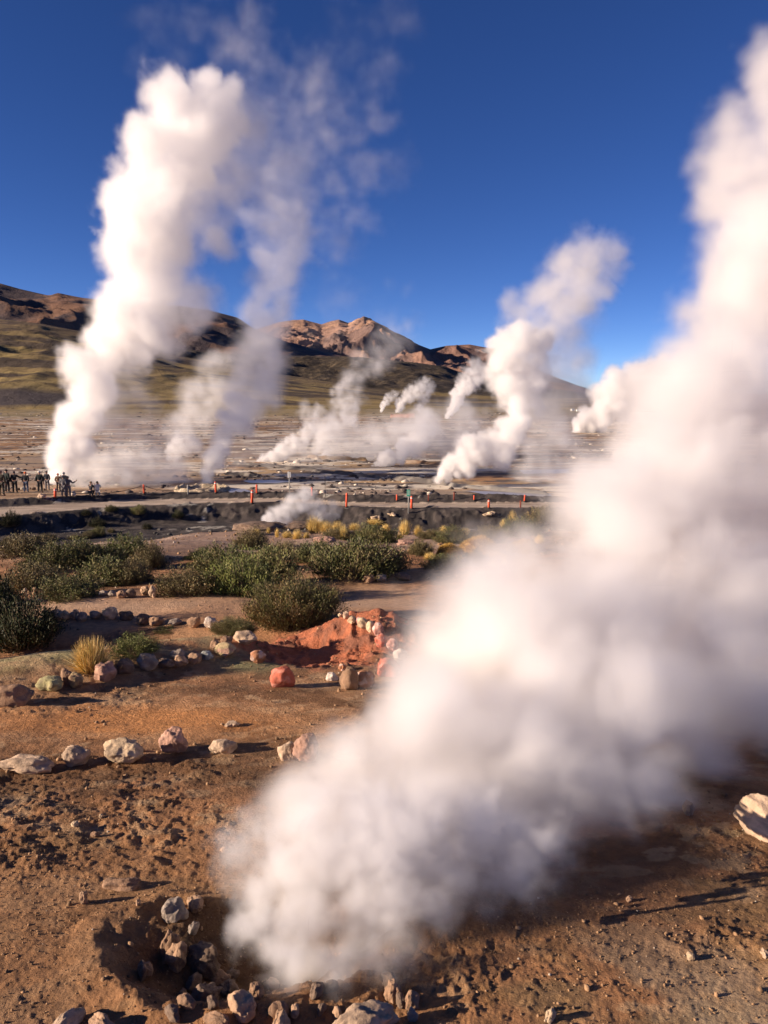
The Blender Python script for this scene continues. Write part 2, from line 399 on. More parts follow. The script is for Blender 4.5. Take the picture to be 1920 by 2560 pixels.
def t_left(PX, S, u, v, n, n2):
    c = np.broadcast_to(C(.17, .105, .078), PX.shape + (3,)).copy()
    c = mixc(c, C(.20, .11, .07), sstep(.5, .65, n))
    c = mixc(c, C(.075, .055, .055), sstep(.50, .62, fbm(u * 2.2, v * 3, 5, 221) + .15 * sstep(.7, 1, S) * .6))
    return c
def t_red(PX, S, u, v, n, n2):
    c = np.broadcast_to(C(.30, .18, .13), PX.shape + (3,)).copy()
    c = mixc(c, C(.42, .25, .16), sstep(.5, .62, fbm(u * 1.6, v * 1.2, 5, 231)) * sstep(1300, 1000, PX) if False else sstep(.5, .62, fbm(u * 1.6, v * 1.2, 5, 231)))
    c = mixc(c, C(.14, .095, .085), sstep(.52, .6, fbm(u * 2.1 + 9, v * 1.8, 5, 232)) * .8)
    c = mixc(c, C(.14, .075, .065), sstep(1000, 1100, PX) * .6)
    return c
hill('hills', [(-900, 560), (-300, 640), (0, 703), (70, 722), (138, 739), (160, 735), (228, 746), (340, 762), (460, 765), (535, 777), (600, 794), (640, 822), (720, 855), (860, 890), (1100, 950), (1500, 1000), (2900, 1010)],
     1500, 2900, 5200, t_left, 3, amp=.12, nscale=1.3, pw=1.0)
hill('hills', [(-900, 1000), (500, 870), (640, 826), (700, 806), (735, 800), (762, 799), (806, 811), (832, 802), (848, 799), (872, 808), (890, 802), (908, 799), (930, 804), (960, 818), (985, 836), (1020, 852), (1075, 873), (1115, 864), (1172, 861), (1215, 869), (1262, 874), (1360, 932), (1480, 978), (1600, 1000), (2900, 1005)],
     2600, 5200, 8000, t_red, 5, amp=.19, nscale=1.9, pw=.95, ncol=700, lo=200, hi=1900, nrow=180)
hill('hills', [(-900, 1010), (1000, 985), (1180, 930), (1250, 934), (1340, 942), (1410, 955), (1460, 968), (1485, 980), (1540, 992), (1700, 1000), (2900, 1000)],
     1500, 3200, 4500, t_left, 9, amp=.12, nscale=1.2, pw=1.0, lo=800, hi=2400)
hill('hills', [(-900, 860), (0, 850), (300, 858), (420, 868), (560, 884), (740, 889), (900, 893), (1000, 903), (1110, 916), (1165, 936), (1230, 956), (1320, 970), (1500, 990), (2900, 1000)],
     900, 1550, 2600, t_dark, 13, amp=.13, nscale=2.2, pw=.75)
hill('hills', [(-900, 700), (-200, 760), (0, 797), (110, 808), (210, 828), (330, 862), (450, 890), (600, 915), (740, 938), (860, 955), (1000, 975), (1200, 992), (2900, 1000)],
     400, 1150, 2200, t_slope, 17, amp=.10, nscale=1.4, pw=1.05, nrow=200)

# ------------------------------------------------------------------ rocks
def ico(sub):
    import bmesh
    bm = bmesh.new(); bmesh.ops.create_icosphere(bm, subdivisions=sub, radius=1)
    V = np.array([v.co[:] for v in bm.verts]); Fc = np.array([[v.index for v in f.verts] for f in bm.faces]); bm.free(); return V, Fc
ICO = {k: ico(k) for k in (1, 2, 3, 4, 5)}
def rock_shape(seed, sub=4, cuts=6, lump=.22, fine=.05):
    rs = np.random.RandomState(seed); V, Fc = ICO[sub]; V = V.copy()
    for _ in range(cuts):
        n = rs.normal(size=3); n /= np.linalg.norm(n); c = rs.uniform(.66, .92)
        d = V @ n; V = V - np.outer(np.maximum(d - c, 0) * .92, n)
    o = rs.uniform(0, 50, 3)
    def nn(k, s_): return vn3(V[:, 0] * k + o[0], V[:, 1] * k + o[1], V[:, 2] * k + o[2], s_) - .5
    r = 1 + lump * 2 * nn(1.5, 1) + lump * nn(3.1, 2) + fine * 2 * nn(7, 3) + fine * nn(15, 4) + fine * .7 * nn(30, 5)
    V = V * r[:, None]
    V /= np.abs(V).max(0)
    t1 = nn(2.2, 7) + .5; t2 = nn(5, 8) + .5
    return V, Fc, t1, t2
ROCKC = dict(tan=(.42, .27, .17), pale=(.47, .34, .235), cream=(.54, .40, .26), pink=(.44, .26, .19), grey=(.32, .26, .21), dark=(.18, .125, .09), brown=(.30, .185, .115),
             red=(.50, .14, .085), orange=(.42, .19, .10), white=(.62, .52, .44), rose=(.52, .25, .20), mossy=(.32, .27, .15), teal=(.30, .31, .28))
def rock(px, row, w, h, colour, seed, label, group=None, name='rock', cat='rock', sub=4, sink=.16, lump=.22, tall=1.0, lichen=0, depth=.85, rz=0, tiltx=0, Yfix=None):
    g = ground(px, row) if Yfix is None else at(px, row, Yfix)
    dist = math.hypot(g[1] * cp + (H - g[2]) * sp, 0)
    ww = w * dist / F; th = math.atan2(H - g[2], g[1])
    depth = min(depth, h / w / math.sin(th) * .62) if h / w < .75 else depth
    hh = max(2 * math.sqrt(max((h * .5 * dist / F) ** 2 - (ww * depth * .5 * math.sin(th)) ** 2, 0)) / math.cos(th) * 1.22, h * dist / F * .9) * tall
    V, Fc, t1, t2 = rock_shape(seed, sub, lump=lump)
    sx, sy, sz = ww / 2, ww / 2 * depth, hh / 2 / (1 - sink * .5) * 1.05
    ca, sa = math.cos(rz), math.sin(rz)
    V = V * [sx, sy, sz]
    z = sz * (1 - 2 * sink)
    V = V + [0, 0, z]
    b = C(*ROCKC[colour]); T = np.broadcast_to(b, V.shape).copy() * (.75 + .5 * t1[:, None])
    T = mixc(T, C(*b) * .6 + C(.06, .05, .04), sstep(.6, .75, t2) * .6)
    if colour in ('red', 'rose', 'orange'): T = mixc(T, C(.62, .5, .44), sstep(.55, .75, t1) * (.7 if colour != 'red' else .25))
    if lichen: T = mixc(T, C(.42, .40, .18), sstep(.35, .6, t1 + .25 * V[:, 2] / (2 * sz)) * lichen)
    o = meshobj(name, V, Fc, M_rock, T, label=label, cat=cat, group=group)
    o.location = (g[0], g[1] + sy * .35, hz(g[0], g[1] + sy * .35) if Yfix is None else g[2]); o.rotation_euler = (tiltx, 0, rz)
    return o
ORD = ['first', 'second', 'third', 'fourth', 'fifth', 'sixth', 'seventh', 'eighth', 'ninth', 'tenth', 'eleventh', 'twelfth', 'thirteenth', 'fourteenth', 'fifteenth', 'sixteenth', 'seventeenth', 'eighteenth', 'nineteenth', 'twentieth']
def stones(rows, where, group, seed):
    for i, r in enumerate(rows):
        x0, y0, x1, y1, c = r[:5]; li = r[5] if len(r) > 5 else 0
        adj = {'teal': 'grey green', 'rose': 'pinkish', 'mossy': 'mossy'}.get(c, c)
        rock((x0 + x1) / 2, y1, x1 - x0, y1 - y0, c, seed + i, '%s stone, %s from the left in %s' % (adj, ORD[i], where), group, name='border_stone', cat='stone', lichen=li, sub=5 if y1 > 1800 else 4)
stones([(-20, 1884, 132, 1932, 'pale'), (145, 1864, 225, 1911, 'pale'), (251, 1845, 358, 1904, 'cream'), (395, 1826, 468, 1883, 'pink'), (519, 1846, 592, 1884, 'pale'),
        (693, 1858, 750, 1899, 'pale'), (728, 1842, 806, 1904, 'pink'), (833, 1868, 905, 1899, 'pale')],
       'the front row across the brown crust', 'stones of the front row', 300)
stones([(-30, 1708, 76, 1764, 'brown'), (88, 1692, 160, 1727, 'mossy', .4), (148, 1677, 186, 1713, 'brown'), (170, 1686, 211, 1719, 'brown', .3), (230, 1661, 291, 1703, 'pink'), (290, 1652, 336, 1686, 'dark'),
        (335, 1638, 393, 1676, 'grey'), (392, 1646, 436, 1668, 'dark'), (422, 1626, 466, 1650, 'grey'), (432, 1641, 470, 1666, 'tan'), (468, 1635, 503, 1657, 'tan'), (497, 1627, 533, 1649, 'teal'),
        (535, 1609, 590, 1641, 'pink', .5), (522, 1604, 551, 1626, 'brown'), (548, 1591, 581, 1611, 'brown'), (581, 1577, 646, 1609, 'pale'), (621, 1628, 666, 1657, 'orange')],
       'the mossy berm row', 'stones along the mossy berm', 340)
stones([(100, 1527, 125, 1547, 'dark'), (122, 1525, 156, 1547, 'pale'), (144, 1528, 176, 1549, 'cream'), (174, 1527, 200, 1548, 'pale'), (187, 1532, 218, 1552, 'grey'), (217, 1528, 254, 1547, 'grey'), (250, 1521, 296, 1548, 'cream'),
        (297, 1529, 333, 1551, 'dark'), (332, 1537, 378, 1563, 'dark'), (371, 1542, 412, 1565, 'brown'), (417, 1547, 453, 1563, 'grey'), (466, 1545, 502, 1569, 'brown'), (506, 1545, 546, 1573, 'white'), (545, 1553, 576, 1569, 'grey')],
       'the row edging the pale path', 'stones edging the pale path', 370)
stones([(54, 1472, 68, 1487, 'pale'), (79, 1471, 96, 1488, 'brown'), (195, 1472, 223, 1491, 'dark'), (245, 1477, 270, 1490, 'grey'), (268, 1478, 291, 1491, 'grey'), (288, 1478, 317, 1495, 'brown'), (313, 1474, 341, 1493, 'dark'),
        (348, 1467, 375, 1488, 'tan'), (371, 1468, 393, 1494, 'pale'), (349, 1420, 371, 1432, 'tan'), (349, 1434, 379, 1451, 'dark')],
       'the row below the left bushes', 'stones below the left bushes', 400)
stones([(674, 1667, 738, 1718, 'red'), (844, 1660, 866, 1676, 'orange'), (847, 1675, 900, 1724, 'brown'), (885, 1680, 938, 1718, 'orange'), (935, 1642, 1002, 1692, 'red'), (975, 1650, 1016, 1682, 'brown')],
       'the near rim of the red crater', 'boulders on the near rim of the red crater', 430)
stones([(843, 1535, 859, 1543, 'cream'), (857, 1532, 873, 1547, 'pale'), (868, 1543, 892, 1559, 'cream'), (889, 1545, 908, 1562, 'rose'), (893, 1549, 922, 1572, 'cream'), (914, 1557, 937, 1581, 'cream'), (930, 1562, 962, 1590, 'rose'),
        (936, 1590, 968, 1619, 'red'), (965, 1600, 997, 1625, 'rose'), (982, 1623, 1021, 1651, 'white')],
       'the chain right of the red crater', 'stones on the right rim of the red crater', 450)
stones([(906, 1438, 938, 1457, 'brown'), (937, 1436, 968, 1454, 'grey'), (984, 1430, 1032, 1451, 'dark'), (1165, 1425, 1190, 1436, 'brown'), (1192, 1424, 1215, 1435, 'tan'), (1216, 1424, 1240, 1434, 'pink'), (1242, 1423, 1262, 1433, 'tan'), (1264, 1422, 1285, 1433, 'pale')],
       'the row behind the path, far right', 'stones behind the path on the right', 470)
rock(828, 1700, 36, 20, 'white', 498, 'white stone lying deep in the dark throat of the red crater', name='rock', sink=.3)
rock(640, 1326, 150, 24, 'dark', 500, 'long low dark outcrop at the edge of the ditch beside the small steam puff', name='rock_outcrop', cat='outcrop', depth=.5, sub=5)
rock(740, 1322, 110, 18, 'dark', 501, 'flat dark slab right of the long outcrop at the ditch edge', name='rock_outcrop', cat='outcrop', depth=.5, sub=5)
PIT = [(250, 2185, 352, 2222, 'brown', 'half buried brown rock casting a pointed shadow left of the vent'), (337, 2246, 353, 2262, 'tan', 'small tan pebble at the left rim of the vent'),
       (402, 2240, 468, 2300, 'grey', 'cracked grey rock at the top left rim of the vent'), (450, 2238, 522, 2275, 'tan', 'tan rock leaning on the cracked grey rock in the vent'),
       (395, 2322, 450, 2400, 'brown', 'rough brown rock at the left wall of the vent'), (405, 2345, 468, 2418, 'tan', 'tall tan rock standing in the left of the vent'), (462, 2303, 503, 2331, 'grey', 'small grey rock above the tall tan rock in the vent'),
       (455, 2352, 560, 2428, 'dark', 'long dark rock lying in the shade right of the tall tan rock'), (335, 2400, 384, 2444, 'brown', 'rough brown stone at the lower left edge of the vent'),
       (470, 2438, 556, 2502, 'dark', 'rounded dark boulder in the shadow of the vent floor'), (545, 2440, 602, 2484, 'dark', 'dark stone right of the rounded boulder on the vent floor'),
       (618, 2452, 662, 2494, 'brown', 'small brown stone wrapped in steam on the vent floor'), (562, 2476, 645, 2545, 'tan', 'tan boulder catching the sun below the vent'),
       (560, 2420, 600, 2450, 'dark', 'dark stone half hidden under the left edge of the steam'),
       (500, 2532, 585, 2572, 'brown', 'crumbly brown rock at the bottom edge left of the tan boulders'), (636, 2532, 758, 2590, 'tan', 'tan boulder cut by the bottom edge below the steam'),
       (825, 2503, 1006, 2590, 'pale', 'large pale crusted boulder at the bottom edge below the steam'), (955, 2450, 1010, 2502, 'brown', 'brown stone behind the large pale crusted boulder'),
       (1006, 2474, 1050, 2524, 'brown', 'brown stone right of the large pale crusted boulder'), (1014, 2516, 1050, 2548, 'grey', 'small grey cobble right of the large pale crusted boulder'),
       (100, 2522, 222, 2575, 'pale', 'pale lump of crust at the bottom left corner'), (205, 2530, 305, 2580, 'tan', 'tan lump of crust right of the pale lump at the bottom left'),
       (195, 2225, 222, 2260, 'tan', 'small upright tan stone left of the vent'), (225, 2076, 250, 2092, 'brown', 'small brown stone on the clods below the front row'), (246, 2035, 260, 2048, 'cream', 'tiny cream pebble below the front row of stones'),
       (550, 2112, 575, 2130, 'tan', 'small tan stone beside the left edge of the steam'), (175, 2050, 198, 2066, 'cream', 'pale chip lying below the front row on the left'),
       (1355, 2524, 1396, 2552, 'cream', 'cream stone near the bottom edge right of the steam'), (1716, 2380, 1738, 2402, 'cream', 'small cream stone on the ochre ground at the right'), (1893, 2376, 1930, 2394, 'pale', 'pale stone at the right edge of the ochre ground'),
       (1565, 2238, 1582, 2256, 'tan', 'small tan stone in the shade right of the steam'), (1703, 1998, 1738, 2036, 'pale', 'pale stone just left of the huge pale boulder'), (560, 1798, 600, 1816, 'pale', 'low pale stone above the front row'),
       (1828, 1985, 2060, 2102, 'pale', 'huge pale boulder at the right edge above the shaded ground')]
for i, (x0, y0, x1, y1, c, lab) in enumerate(PIT):
    rock((x0 + x1) / 2, y1, x1 - x0, y1 - y0, c, 520 + i, lab, name='boulder' if x1 - x0 > 80 else 'rock', sub=5, sink=.38 if i in (0, 20, 21) else (.3 if i < 19 else .2), tall=.78, rz=(i * 1.7) % 3)
for i in range(16):
    q = random.Random(900 + i); x = q.uniform(430, 1010); y = q.uniform(2440, 2550) if x > 560 else q.uniform(2400, 2550); w = q.uniform(28, 62)
    rock(x, y, w, w * .7, q.choice(['dark', 'brown', 'dark', 'tan']), 650 + i, 'one of the small rubble stones heaped around the vent', 'rubble stones heaped around the vent', name='rubble_stone', cat='stone', tall=.8, sink=.3, rz=q.uniform(0, 3))
for i, (x, y, w, h, c, lab) in enumerate([(940, 1303, 24, 22, 'cream', 'ragged cream crust lump on the dark bank, farther from the green sign'), (981, 1293, 20, 14, 'cream', 'cream crust lump on the dark bank just left of the green sign'),
        (1226, 1292, 30, 15, 'cream', 'ragged cream crust lump on the dark bank towards the right'), (104, 1247, 22, 10, 'pale', 'pale pointed stone by the leftmost orange post'),
        (182, 1240, 16, 10, 'white', 'white stone at the feet of the two people in grey'), (811, 1357, 60, 16, 'pink', 'pinkish dirt lump among the yellow tufts'), (1010, 1362, 50, 14, 'pink', 'pinkish dirt lump between the yellow tufts and the golden cushion')]):
    rock(x, y, w * (1.4 if i < 3 else 1), h * (.9 if i < 3 else 1), c, 600 + i, lab, name='rock', sub=5, lump=.6 if i < 3 else .25, tall=.7 if i < 3 else 1, sink=.35 if i < 3 else .16)
for i, (x, y, w) in enumerate([(46, 1226, 10), (58, 1226, 6), (75, 1224, 8), (84, 1225, 12), (94, 1226, 8), (109, 1226, 9), (111, 1240, 8)]):
    rock(x, y, w, w * .6, 'dark', 620 + i, 'small dark stone in the line behind the standing people', 'dark stones behind the people', sub=3)

# pebbles and grit: too many to count
def pebbles():
    rs = np.random.RandomState(5); base, Fc = ICO[1]; VV, FF, TT = [], [], []; n = 0
    zones = [(13000, 1.5, 3.6, .0018, .006), (700, 1.5, 3.4, .003, .012), (3000, 3.2, 8, .004, .016), (3600, 14, 27, .015, .055), (900, 8, 15, .01, .03), (1500, 37, 48, .04, .16)]
    for cnt, a, b, s0, s1 in zones:
        y = np.sqrt(rs.uniform(a * a, b * b, cnt)); x = rs.uniform(-.56, .56, cnt) * (y + .8)
        keep = fbm(x * 1.3, y * 1.3, 3, 301) + rs.uniform(-.12, .12, cnt) > .46; x, y = x[keep], y[keep]
        z = hgt(x, y); s_ = s0 + (s1 - s0) * rs.uniform(0, 1, len(x)) ** 4
        for i in range(len(x)):
            V = base * (1 + .35 * rs.normal(size=(len(base), 1)) * .6) * s_[i] * rs.uniform(.6, 1.2, 3)
            VV.append(V + [x[i], y[i], z[i] + s_[i] * .2]); FF.append(Fc + n); n += len(base)
            c = C(.36, .22, .12) * rs.uniform(.5, 1.3) if y[i] < 30 else C(.09, .085, .08) * rs.uniform(.6, 1.6)
            if rs.rand() < .02: c = C(.55, .46, .36) if y[i] < 30 or rs.rand() < .4 else c
            TT.append(np.broadcast_to(c, V.shape))
    meshobj('gravel', np.concatenate(VV), np.concatenate(FF), M_rock, np.concatenate(TT), smooth=False, label='loose gravel and clods strewn over the brown ground', cat='gravel', kind='stuff')
pebbles()
def plain_stones():
    rs = np.random.RandomState(8); base, Fc = ICO[1]; VV, FF, TT = [], [], []; n = 0
    y = np.exp(rs.uniform(math.log(60), math.log(330), 7000)); x = rs.uniform(-.56, .5, len(y)) * y
    keep = fbm(x * .08, y * .16, 4, 311) + rs.uniform(-.06, .06, len(y)) > .54; x, y = x[keep], y[keep]; z = hgt(x, y)
    for i in range(len(x)):
        sz = (.05 + .17 * rs.uniform() ** 3) * (1 + y[i] / 220)
        V = base * (1 + .3 * rs.normal(size=(len(base), 1)) * .6) * sz * rs.uniform(.6, 1.3, 3) * [1.5, 1, .7]
        VV.append(V + [x[i], y[i], z[i] + sz * .15]); FF.append(Fc + n); n += len(base)
        TT.append(np.broadcast_to((C(.10, .08, .07) if rs.rand() < .7 else C(.5, .44, .36)) * rs.uniform(.6, 1.3), V.shape))
    meshobj('scattered_stones', np.concatenate(VV), np.concatenate(FF), M_rock, np.concatenate(TT), smooth=False, label='small dark and pale stones strewn over the steaming plain', cat='stones', kind='stuff')
plain_stones()

# ------------------------------------------------------------------ plants
def blades(P0, D, L, W, rs, curve=0, up=None):
    """leaf blades as tapered quads: base points, directions, lengths, widths"""
    n = len(P0); D = D / np.linalg.norm(D, axis=1, keepdims=True)
    R = np.cross(D, rs.normal(size=(n, 3))); R /= np.linalg.norm(R, axis=1, keepdims=True)
    L = L[:, None]; W = W[:, None]
    a = P0 - R * W * .5; b = P0 + R * W * .5; c = P0 + D * L * .55 + R * W * .55; d = P0 + D * L * .55 - R * W * .55
    tip = P0 + D * L + (np.array([0, 0, -1]) * curve * L)
    V = np.stack([a, b, c, d, tip], 1).reshape(-1, 3); k = np.arange(n)[:, None] * 5
    Fq = np.concatenate([k + [0, 1, 2], k + [0, 2, 3], k + [3, 2, 4]], 0)
    return V, Fq
def shrub_meshes(seed, nst=170, nlf=58, leaf=.046, cols=((.10, .12, .035), (.06, .085, .03), (.15, .14, .05)), wide=1.25, thin=.32):
    rs = np.random.RandomState(seed); SV, SF, n = [], [], 0; LP, LD, LC = [], [], []
    for i in range(nst):
        az = rs.uniform(0, 2 * math.pi); el = math.acos(rs.uniform(.08, 1) ** .8)
        d = np.array([math.cos(az) * math.sin(el), math.sin(az) * math.sin(el), math.cos(el)])
        b = np.array([d[0] * .35, d[1] * .35, 0]) * rs.uniform(.2, 1.3)
        lump = .62 + .55 * vn3(*(np.array([[d[0]], [d[1]], [d[2]]]) * 1.9 + seed), 3)[0]
        end = np.array([d[0], d[1], .15 + d[2] * .9]) * lump * rs.uniform(.8, 1.08)
        t = np.linspace(0, 1, 6)[:, None]; mid = (b + end) / 2 + np.array([0, 0, -.10]) + rs.normal(size=3) * .05
        pth = (1 - t) ** 2 * b + 2 * t * (1 - t) * mid + t * t * end
        w = .012 * (1 - .8 * t)
        sx = np.cross(d, [0, 0, 1.0]); sx = sx / (np.linalg.norm(sx) + 1e-6); sy = np.cross(d, sx)
        ring = np.concatenate([pth + sx * w, pth - sx * w * .5 + sy * w, pth - sx * w * .5 - sy * w], 1).reshape(-1, 3)
        SV.append(ring); k = np.arange(5)[:, None] * 3
        for j in range(3): SF.append(np.concatenate([k + j, k + (j + 1) % 3, k + 3 + (j + 1) % 3, k + 3 + j], 1) + n)
        n += len(ring)
        m = int(nlf * rs.uniform(.5, 1.4)); tt = rs.uniform(.25, 1.0, m) ** .7; tt = tt[:, None]
        pp = (1 - tt) ** 2 * b + 2 * tt * (1 - tt) * mid + tt * tt * end
        br = rs.normal(size=(m, 3)) * .055; pp = pp + br
        tang = 2 * (1 - tt) * (mid - b) + 2 * tt * (end - mid); tang /= np.linalg.norm(tang, axis=1, keepdims=True) + 1e-6
        LP.append(pp); LD.append(tang * .8 + rs.normal(size=(m, 3)) * .38 + [0, 0, .45])
        c = np.array(cols[rs.choice(len(cols), p=[.5, .3, .2])]) * rs.uniform(.8, 1.25) * .84
        LC.append(np.broadcast_to(c, (m, 3)) * rs.uniform(.75, 1.3, (m, 1)))
    LP, LD, LC = map(np.concatenate, (LP, LD, LC)); LP[:, 2] = np.maximum(LP[:, 2], .01)
    V, Fc = blades(LP, LD, leaf * rs.uniform(.7, 1.6, len(LP)), leaf * thin * rs.uniform(.7, 1.4, len(LP)), rs)
    fol = npmesh('foliage', V, Fc, M_leaf, np.repeat(LC, 5, 0), smooth=False)
    st = npmesh('stems', np.concatenate(SV), np.concatenate(SF), M_stem, smooth=False)
    return fol, st
GREEN = ((.15, .155, .05), (.09, .10, .034), (.23, .19, .08))
OLIVE = ((.18, .155, .065), (.11, .095, .045), (.29, .22, .10))
BRIGHT = ((.165, .19, .05), (.10, .125, .036), (.22, .22, .07))
DARKG = ((.032, .042, .014), (.02, .028, .012), (.05, .05, .02))  # near-black leaves, carrying the shade on the bushes at the left edge
PROTO = {'green': [shrub_meshes(11, cols=GREEN), shrub_meshes(12, cols=GREEN)], 'olive': [shrub_meshes(21, cols=OLIVE), shrub_meshes(22, cols=OLIVE)],
         'bright': [shrub_meshes(31, cols=BRIGHT)], 'dark': [shrub_meshes(41, cols=DARKG)],
         'big': [shrub_meshes(51, nst=420, nlf=110, leaf=.036, cols=((.13, .125, .042), (.08, .078, .03), (.23, .165, .07)), thin=.2)]}
def plant(name, cat, pair, px, row, w, h, label, group, seed, parts=('foliage', 'stems'), depth=.9, fixed=None):
    rs = random.Random(seed); g = ground(px, row - 2) if fixed is None else fixed
    dist = g[1] * cp + (H - g[2]) * sp; rx = w * dist / F / 2
    th = math.atan2(H - g[2], g[1]); hh = max(h * dist / F - rx * depth * math.sin(th) * .6, h * dist / F * .6)
    y = g[1] + rx * depth * .6
    r = empty(name, (g[0], y, hz(g[0], y) - .02), rs.uniform(0, 6.28), label=label, cat=cat, group=group)
    for nm, me in zip(parts, pair):
        o = bpy.data.objects.new(nm, me); put(o, r)
    r.scale = (rx, rx * depth, hh); return r
BUSH = [
    ('olive', 30, 1400, 140, 60, 'olive bush at the left edge behind the green clump'), ('green', 110, 1432, 150, 72, 'dark green bush second from the left edge in the left clump'),
    ('green', 196, 1420, 150, 74, 'green bush in the middle of the left clump'), ('bright', 300, 1408, 130, 66, 'bright green bush at the top right of the left clump'),
    ('olive', 366, 1428, 84, 66, 'brownish olive bush at the right end of the left clump'), ('olive', 50, 1478, 160, 72, 'olive bush low in the left clump above the stones'),
    ('green', 150, 1505, 160, 66, 'green bush nearest the pale path in the left clump'), ('green', 235, 1470, 150, 76, 'green bush above the row of grey stones'), ('olive', 318, 1466, 110, 66, 'olive bush just right of the grey stones'),
    ('dark', -10, 1520, 80, 60, 'dark bush cut by the left edge above the dark bush'),
    ('olive', 450, 1496, 150, 74, 'olive bush at the left foot of the central clump'), ('bright', 590, 1492, 150, 108, 'bright green bush in the front of the central clump'), ('green', 655, 1462, 150, 96, 'dark green bush behind the big needle bush'),
    ('green', 540, 1440, 170, 76, 'broad green bush at the back of the central clump'), ('big', 728, 1580, 290, 155, 'biggest needle leaved bush just above the red crater'), ('big', 580, 1592, 130, 60, 'low needle bush left of the biggest bush'),
    ('green', 875, 1454, 210, 108, 'wide green bush right of the biggest bush'), ('olive', 960, 1442, 120, 70, 'olive bush at the right flank of the wide green bush'), ('olive', 625, 1378, 120, 60, 'olive green bush by the gravel below the outcrop'),
    ('green', 795, 1412, 130, 56, 'green bush behind the wide green bush'), ('olive', 700, 1404, 110, 50, 'olive bush behind the central clump'), ('bright', 510, 1404, 100, 36, 'low bright bush at the left back of the central clump'),
    ('green', 940, 1362, 130, 58, 'rounded green bush amid the yellow tufts'), ('olive', 850, 1352, 110, 36, 'low olive bush between yellow tufts'), ('olive', 1050, 1392, 90, 46, 'olive bush left of the golden cushion'),
    ('green', 1140, 1362, 130, 48, 'green bush behind the golden cushion'), ('olive', 1225, 1362, 140, 50, 'olive bush behind the right golden cushion'), ('green', 1310, 1344, 150, 58, 'green bush by the steam on the far right of the thicket'),
    ('olive', 1370, 1322, 110, 50, 'olive bush half inside the steam on the right'), ('dark', 1195, 1420, 66, 44, 'small dark green bush below the golden cushion'), ('green', 1110, 1428, 90, 42, 'small green bush below the left golden cushion'),
    ('olive', 1080, 1350, 90, 30, 'low olive bush in front of the strip of bare ground'),
    ('olive', 106, 1356, 66, 20, 'low sprawling bush on the gravel near the left edge'), ('olive', 180, 1352, 34, 14, 'tiny sparse bush on the gravel at the left'), ('green', 240, 1345, 44, 28, 'small green bush on the gravel in front of the dark bank'),
    ('olive', 212, 1350, 46, 20, 'small olive bush left of the small green one on the gravel'), ('olive', 276, 1334, 26, 12, 'tiny bush right of the small green one on the gravel'), ('olive', 12, 1366, 50, 24, 'small bush at the left edge under the dark bank'),
    ('bright', 322, 1648, 112, 52, 'small bright bush on the mossy berm beside the straw tuft'), ('green', 405, 1586, 60, 16, 'thin green growth in the shaded hollow'), ('olive', 320, 1600, 40, 16, 'sparse tuft of leaves in the shaded hollow'),
    ('dark', 30, 1640, 180, 130, 'nearly black bush at the left edge in the shade'), ('dark', -230, 1690, 240, 175, 'unseen dark bush added beyond the left edge to shade the hollow'), ('dark', -70, 1600, 160, 170, 'black bush cut by the left edge behind the dark one'),  # the bush beyond the edge is added, out of view, to cast shade
]
for i, (k, px, row, w, h, lab) in enumerate(BUSH):
    pr = PROTO[k]; plant('shrub', 'shrub', pr[i % len(pr)], px, row, w * (1.04 if k == 'big' else 1.48 if row > 1395 else 1.12), h * (1.0 if k == 'big' else 1.18 if row > 1395 else 1.05), lab, 'shrubs on the slope', i)
for i, (px, row, w, h, lab) in enumerate([(20, 1330, 66, 44, 'dark bush on the bank at the left edge'), (275, 1286, 40, 20, 'bush at the lip of the bank left of its neighbour'), (342, 1298, 48, 30, 'larger bush hanging over the lip of the dark bank'),
        (212, 1300, 34, 18, 'small bush on the bank left of the lip bushes'), (240, 1322, 50, 30, 'dark bush low on the bank'), (365, 1326, 34, 20, 'dark bush low on the bank under the larger lip bush'), (443, 1304, 40, 24, 'lone dark bush on the bank below the pale crater rim')]):
    plant('shrub', 'shrub', PROTO['green' if i in (1, 2) else 'dark'][0], px, row, w, h, lab, 'shrubs on the dark bank', 90 + i)

def tuft_mesh(seed, n=900, spread=.25, lean=.55, cols=((.70, .50, .16), (.80, .62, .26), (.50, .35, .11)), green=0):
    rs = np.random.RandomState(seed); VV, FF, TT, k0 = [], [], [], 0
    a = rs.uniform(0, 6.283, n); r = np.sqrt(rs.uniform(0, 1, n)) * spread; el = np.abs(rs.normal(0, lean, n)).clip(0, 1.35); a2 = a + rs.normal(0, .5, n)
    b = np.stack([np.cos(a) * r, np.sin(a) * r, 0 * r], 1); d = np.stack([np.cos(a2) * np.sin(el), np.sin(a2) * np.sin(el), np.cos(el)], 1)
    L = rs.uniform(.55, 1.05, n); sd = np.cross(d, rs.normal(size=(n, 3))); sd /= np.linalg.norm(sd, axis=1, keepdims=True); w = .010 * rs.uniform(.6, 1.4, n)
    P_ = []
    for t in (0, .4, .75, 1):
        c = b + d * (L * t)[:, None] + np.array([0, 0, -1]) * (t * t * L * .25 * np.sin(el))[:, None] * 1.0
        ww = (w * (1 - t * .9))[:, None]; P_ += [c - sd * ww, c + sd * ww]
    V = np.stack(P_, 1).reshape(-1, 3); k = np.arange(n)[:, None] * 8
    Fc = np.concatenate([k + [0, 1, 3, 2], k + [2, 3, 5, 4], k + [4, 5, 7, 6]], 0)
    c = np.array(cols)[rs.randint(0, len(cols), n)] * rs.uniform(.8, 1.2, (n, 1))
    if green:
        m = rs.rand(n) < green; c[m] = C(.11, .13, .03)
    return (npmesh('blades', V, Fc, M_straw, np.repeat(c, 8, 0), smooth=False),)
TUFT = [tuft_mesh(1), tuft_mesh(2, lean=.42), tuft_mesh(3, n=1500, lean=.5, cols=((.66, .46, .16), (.78, .58, .25), (.45, .31, .10)), green=.10)]
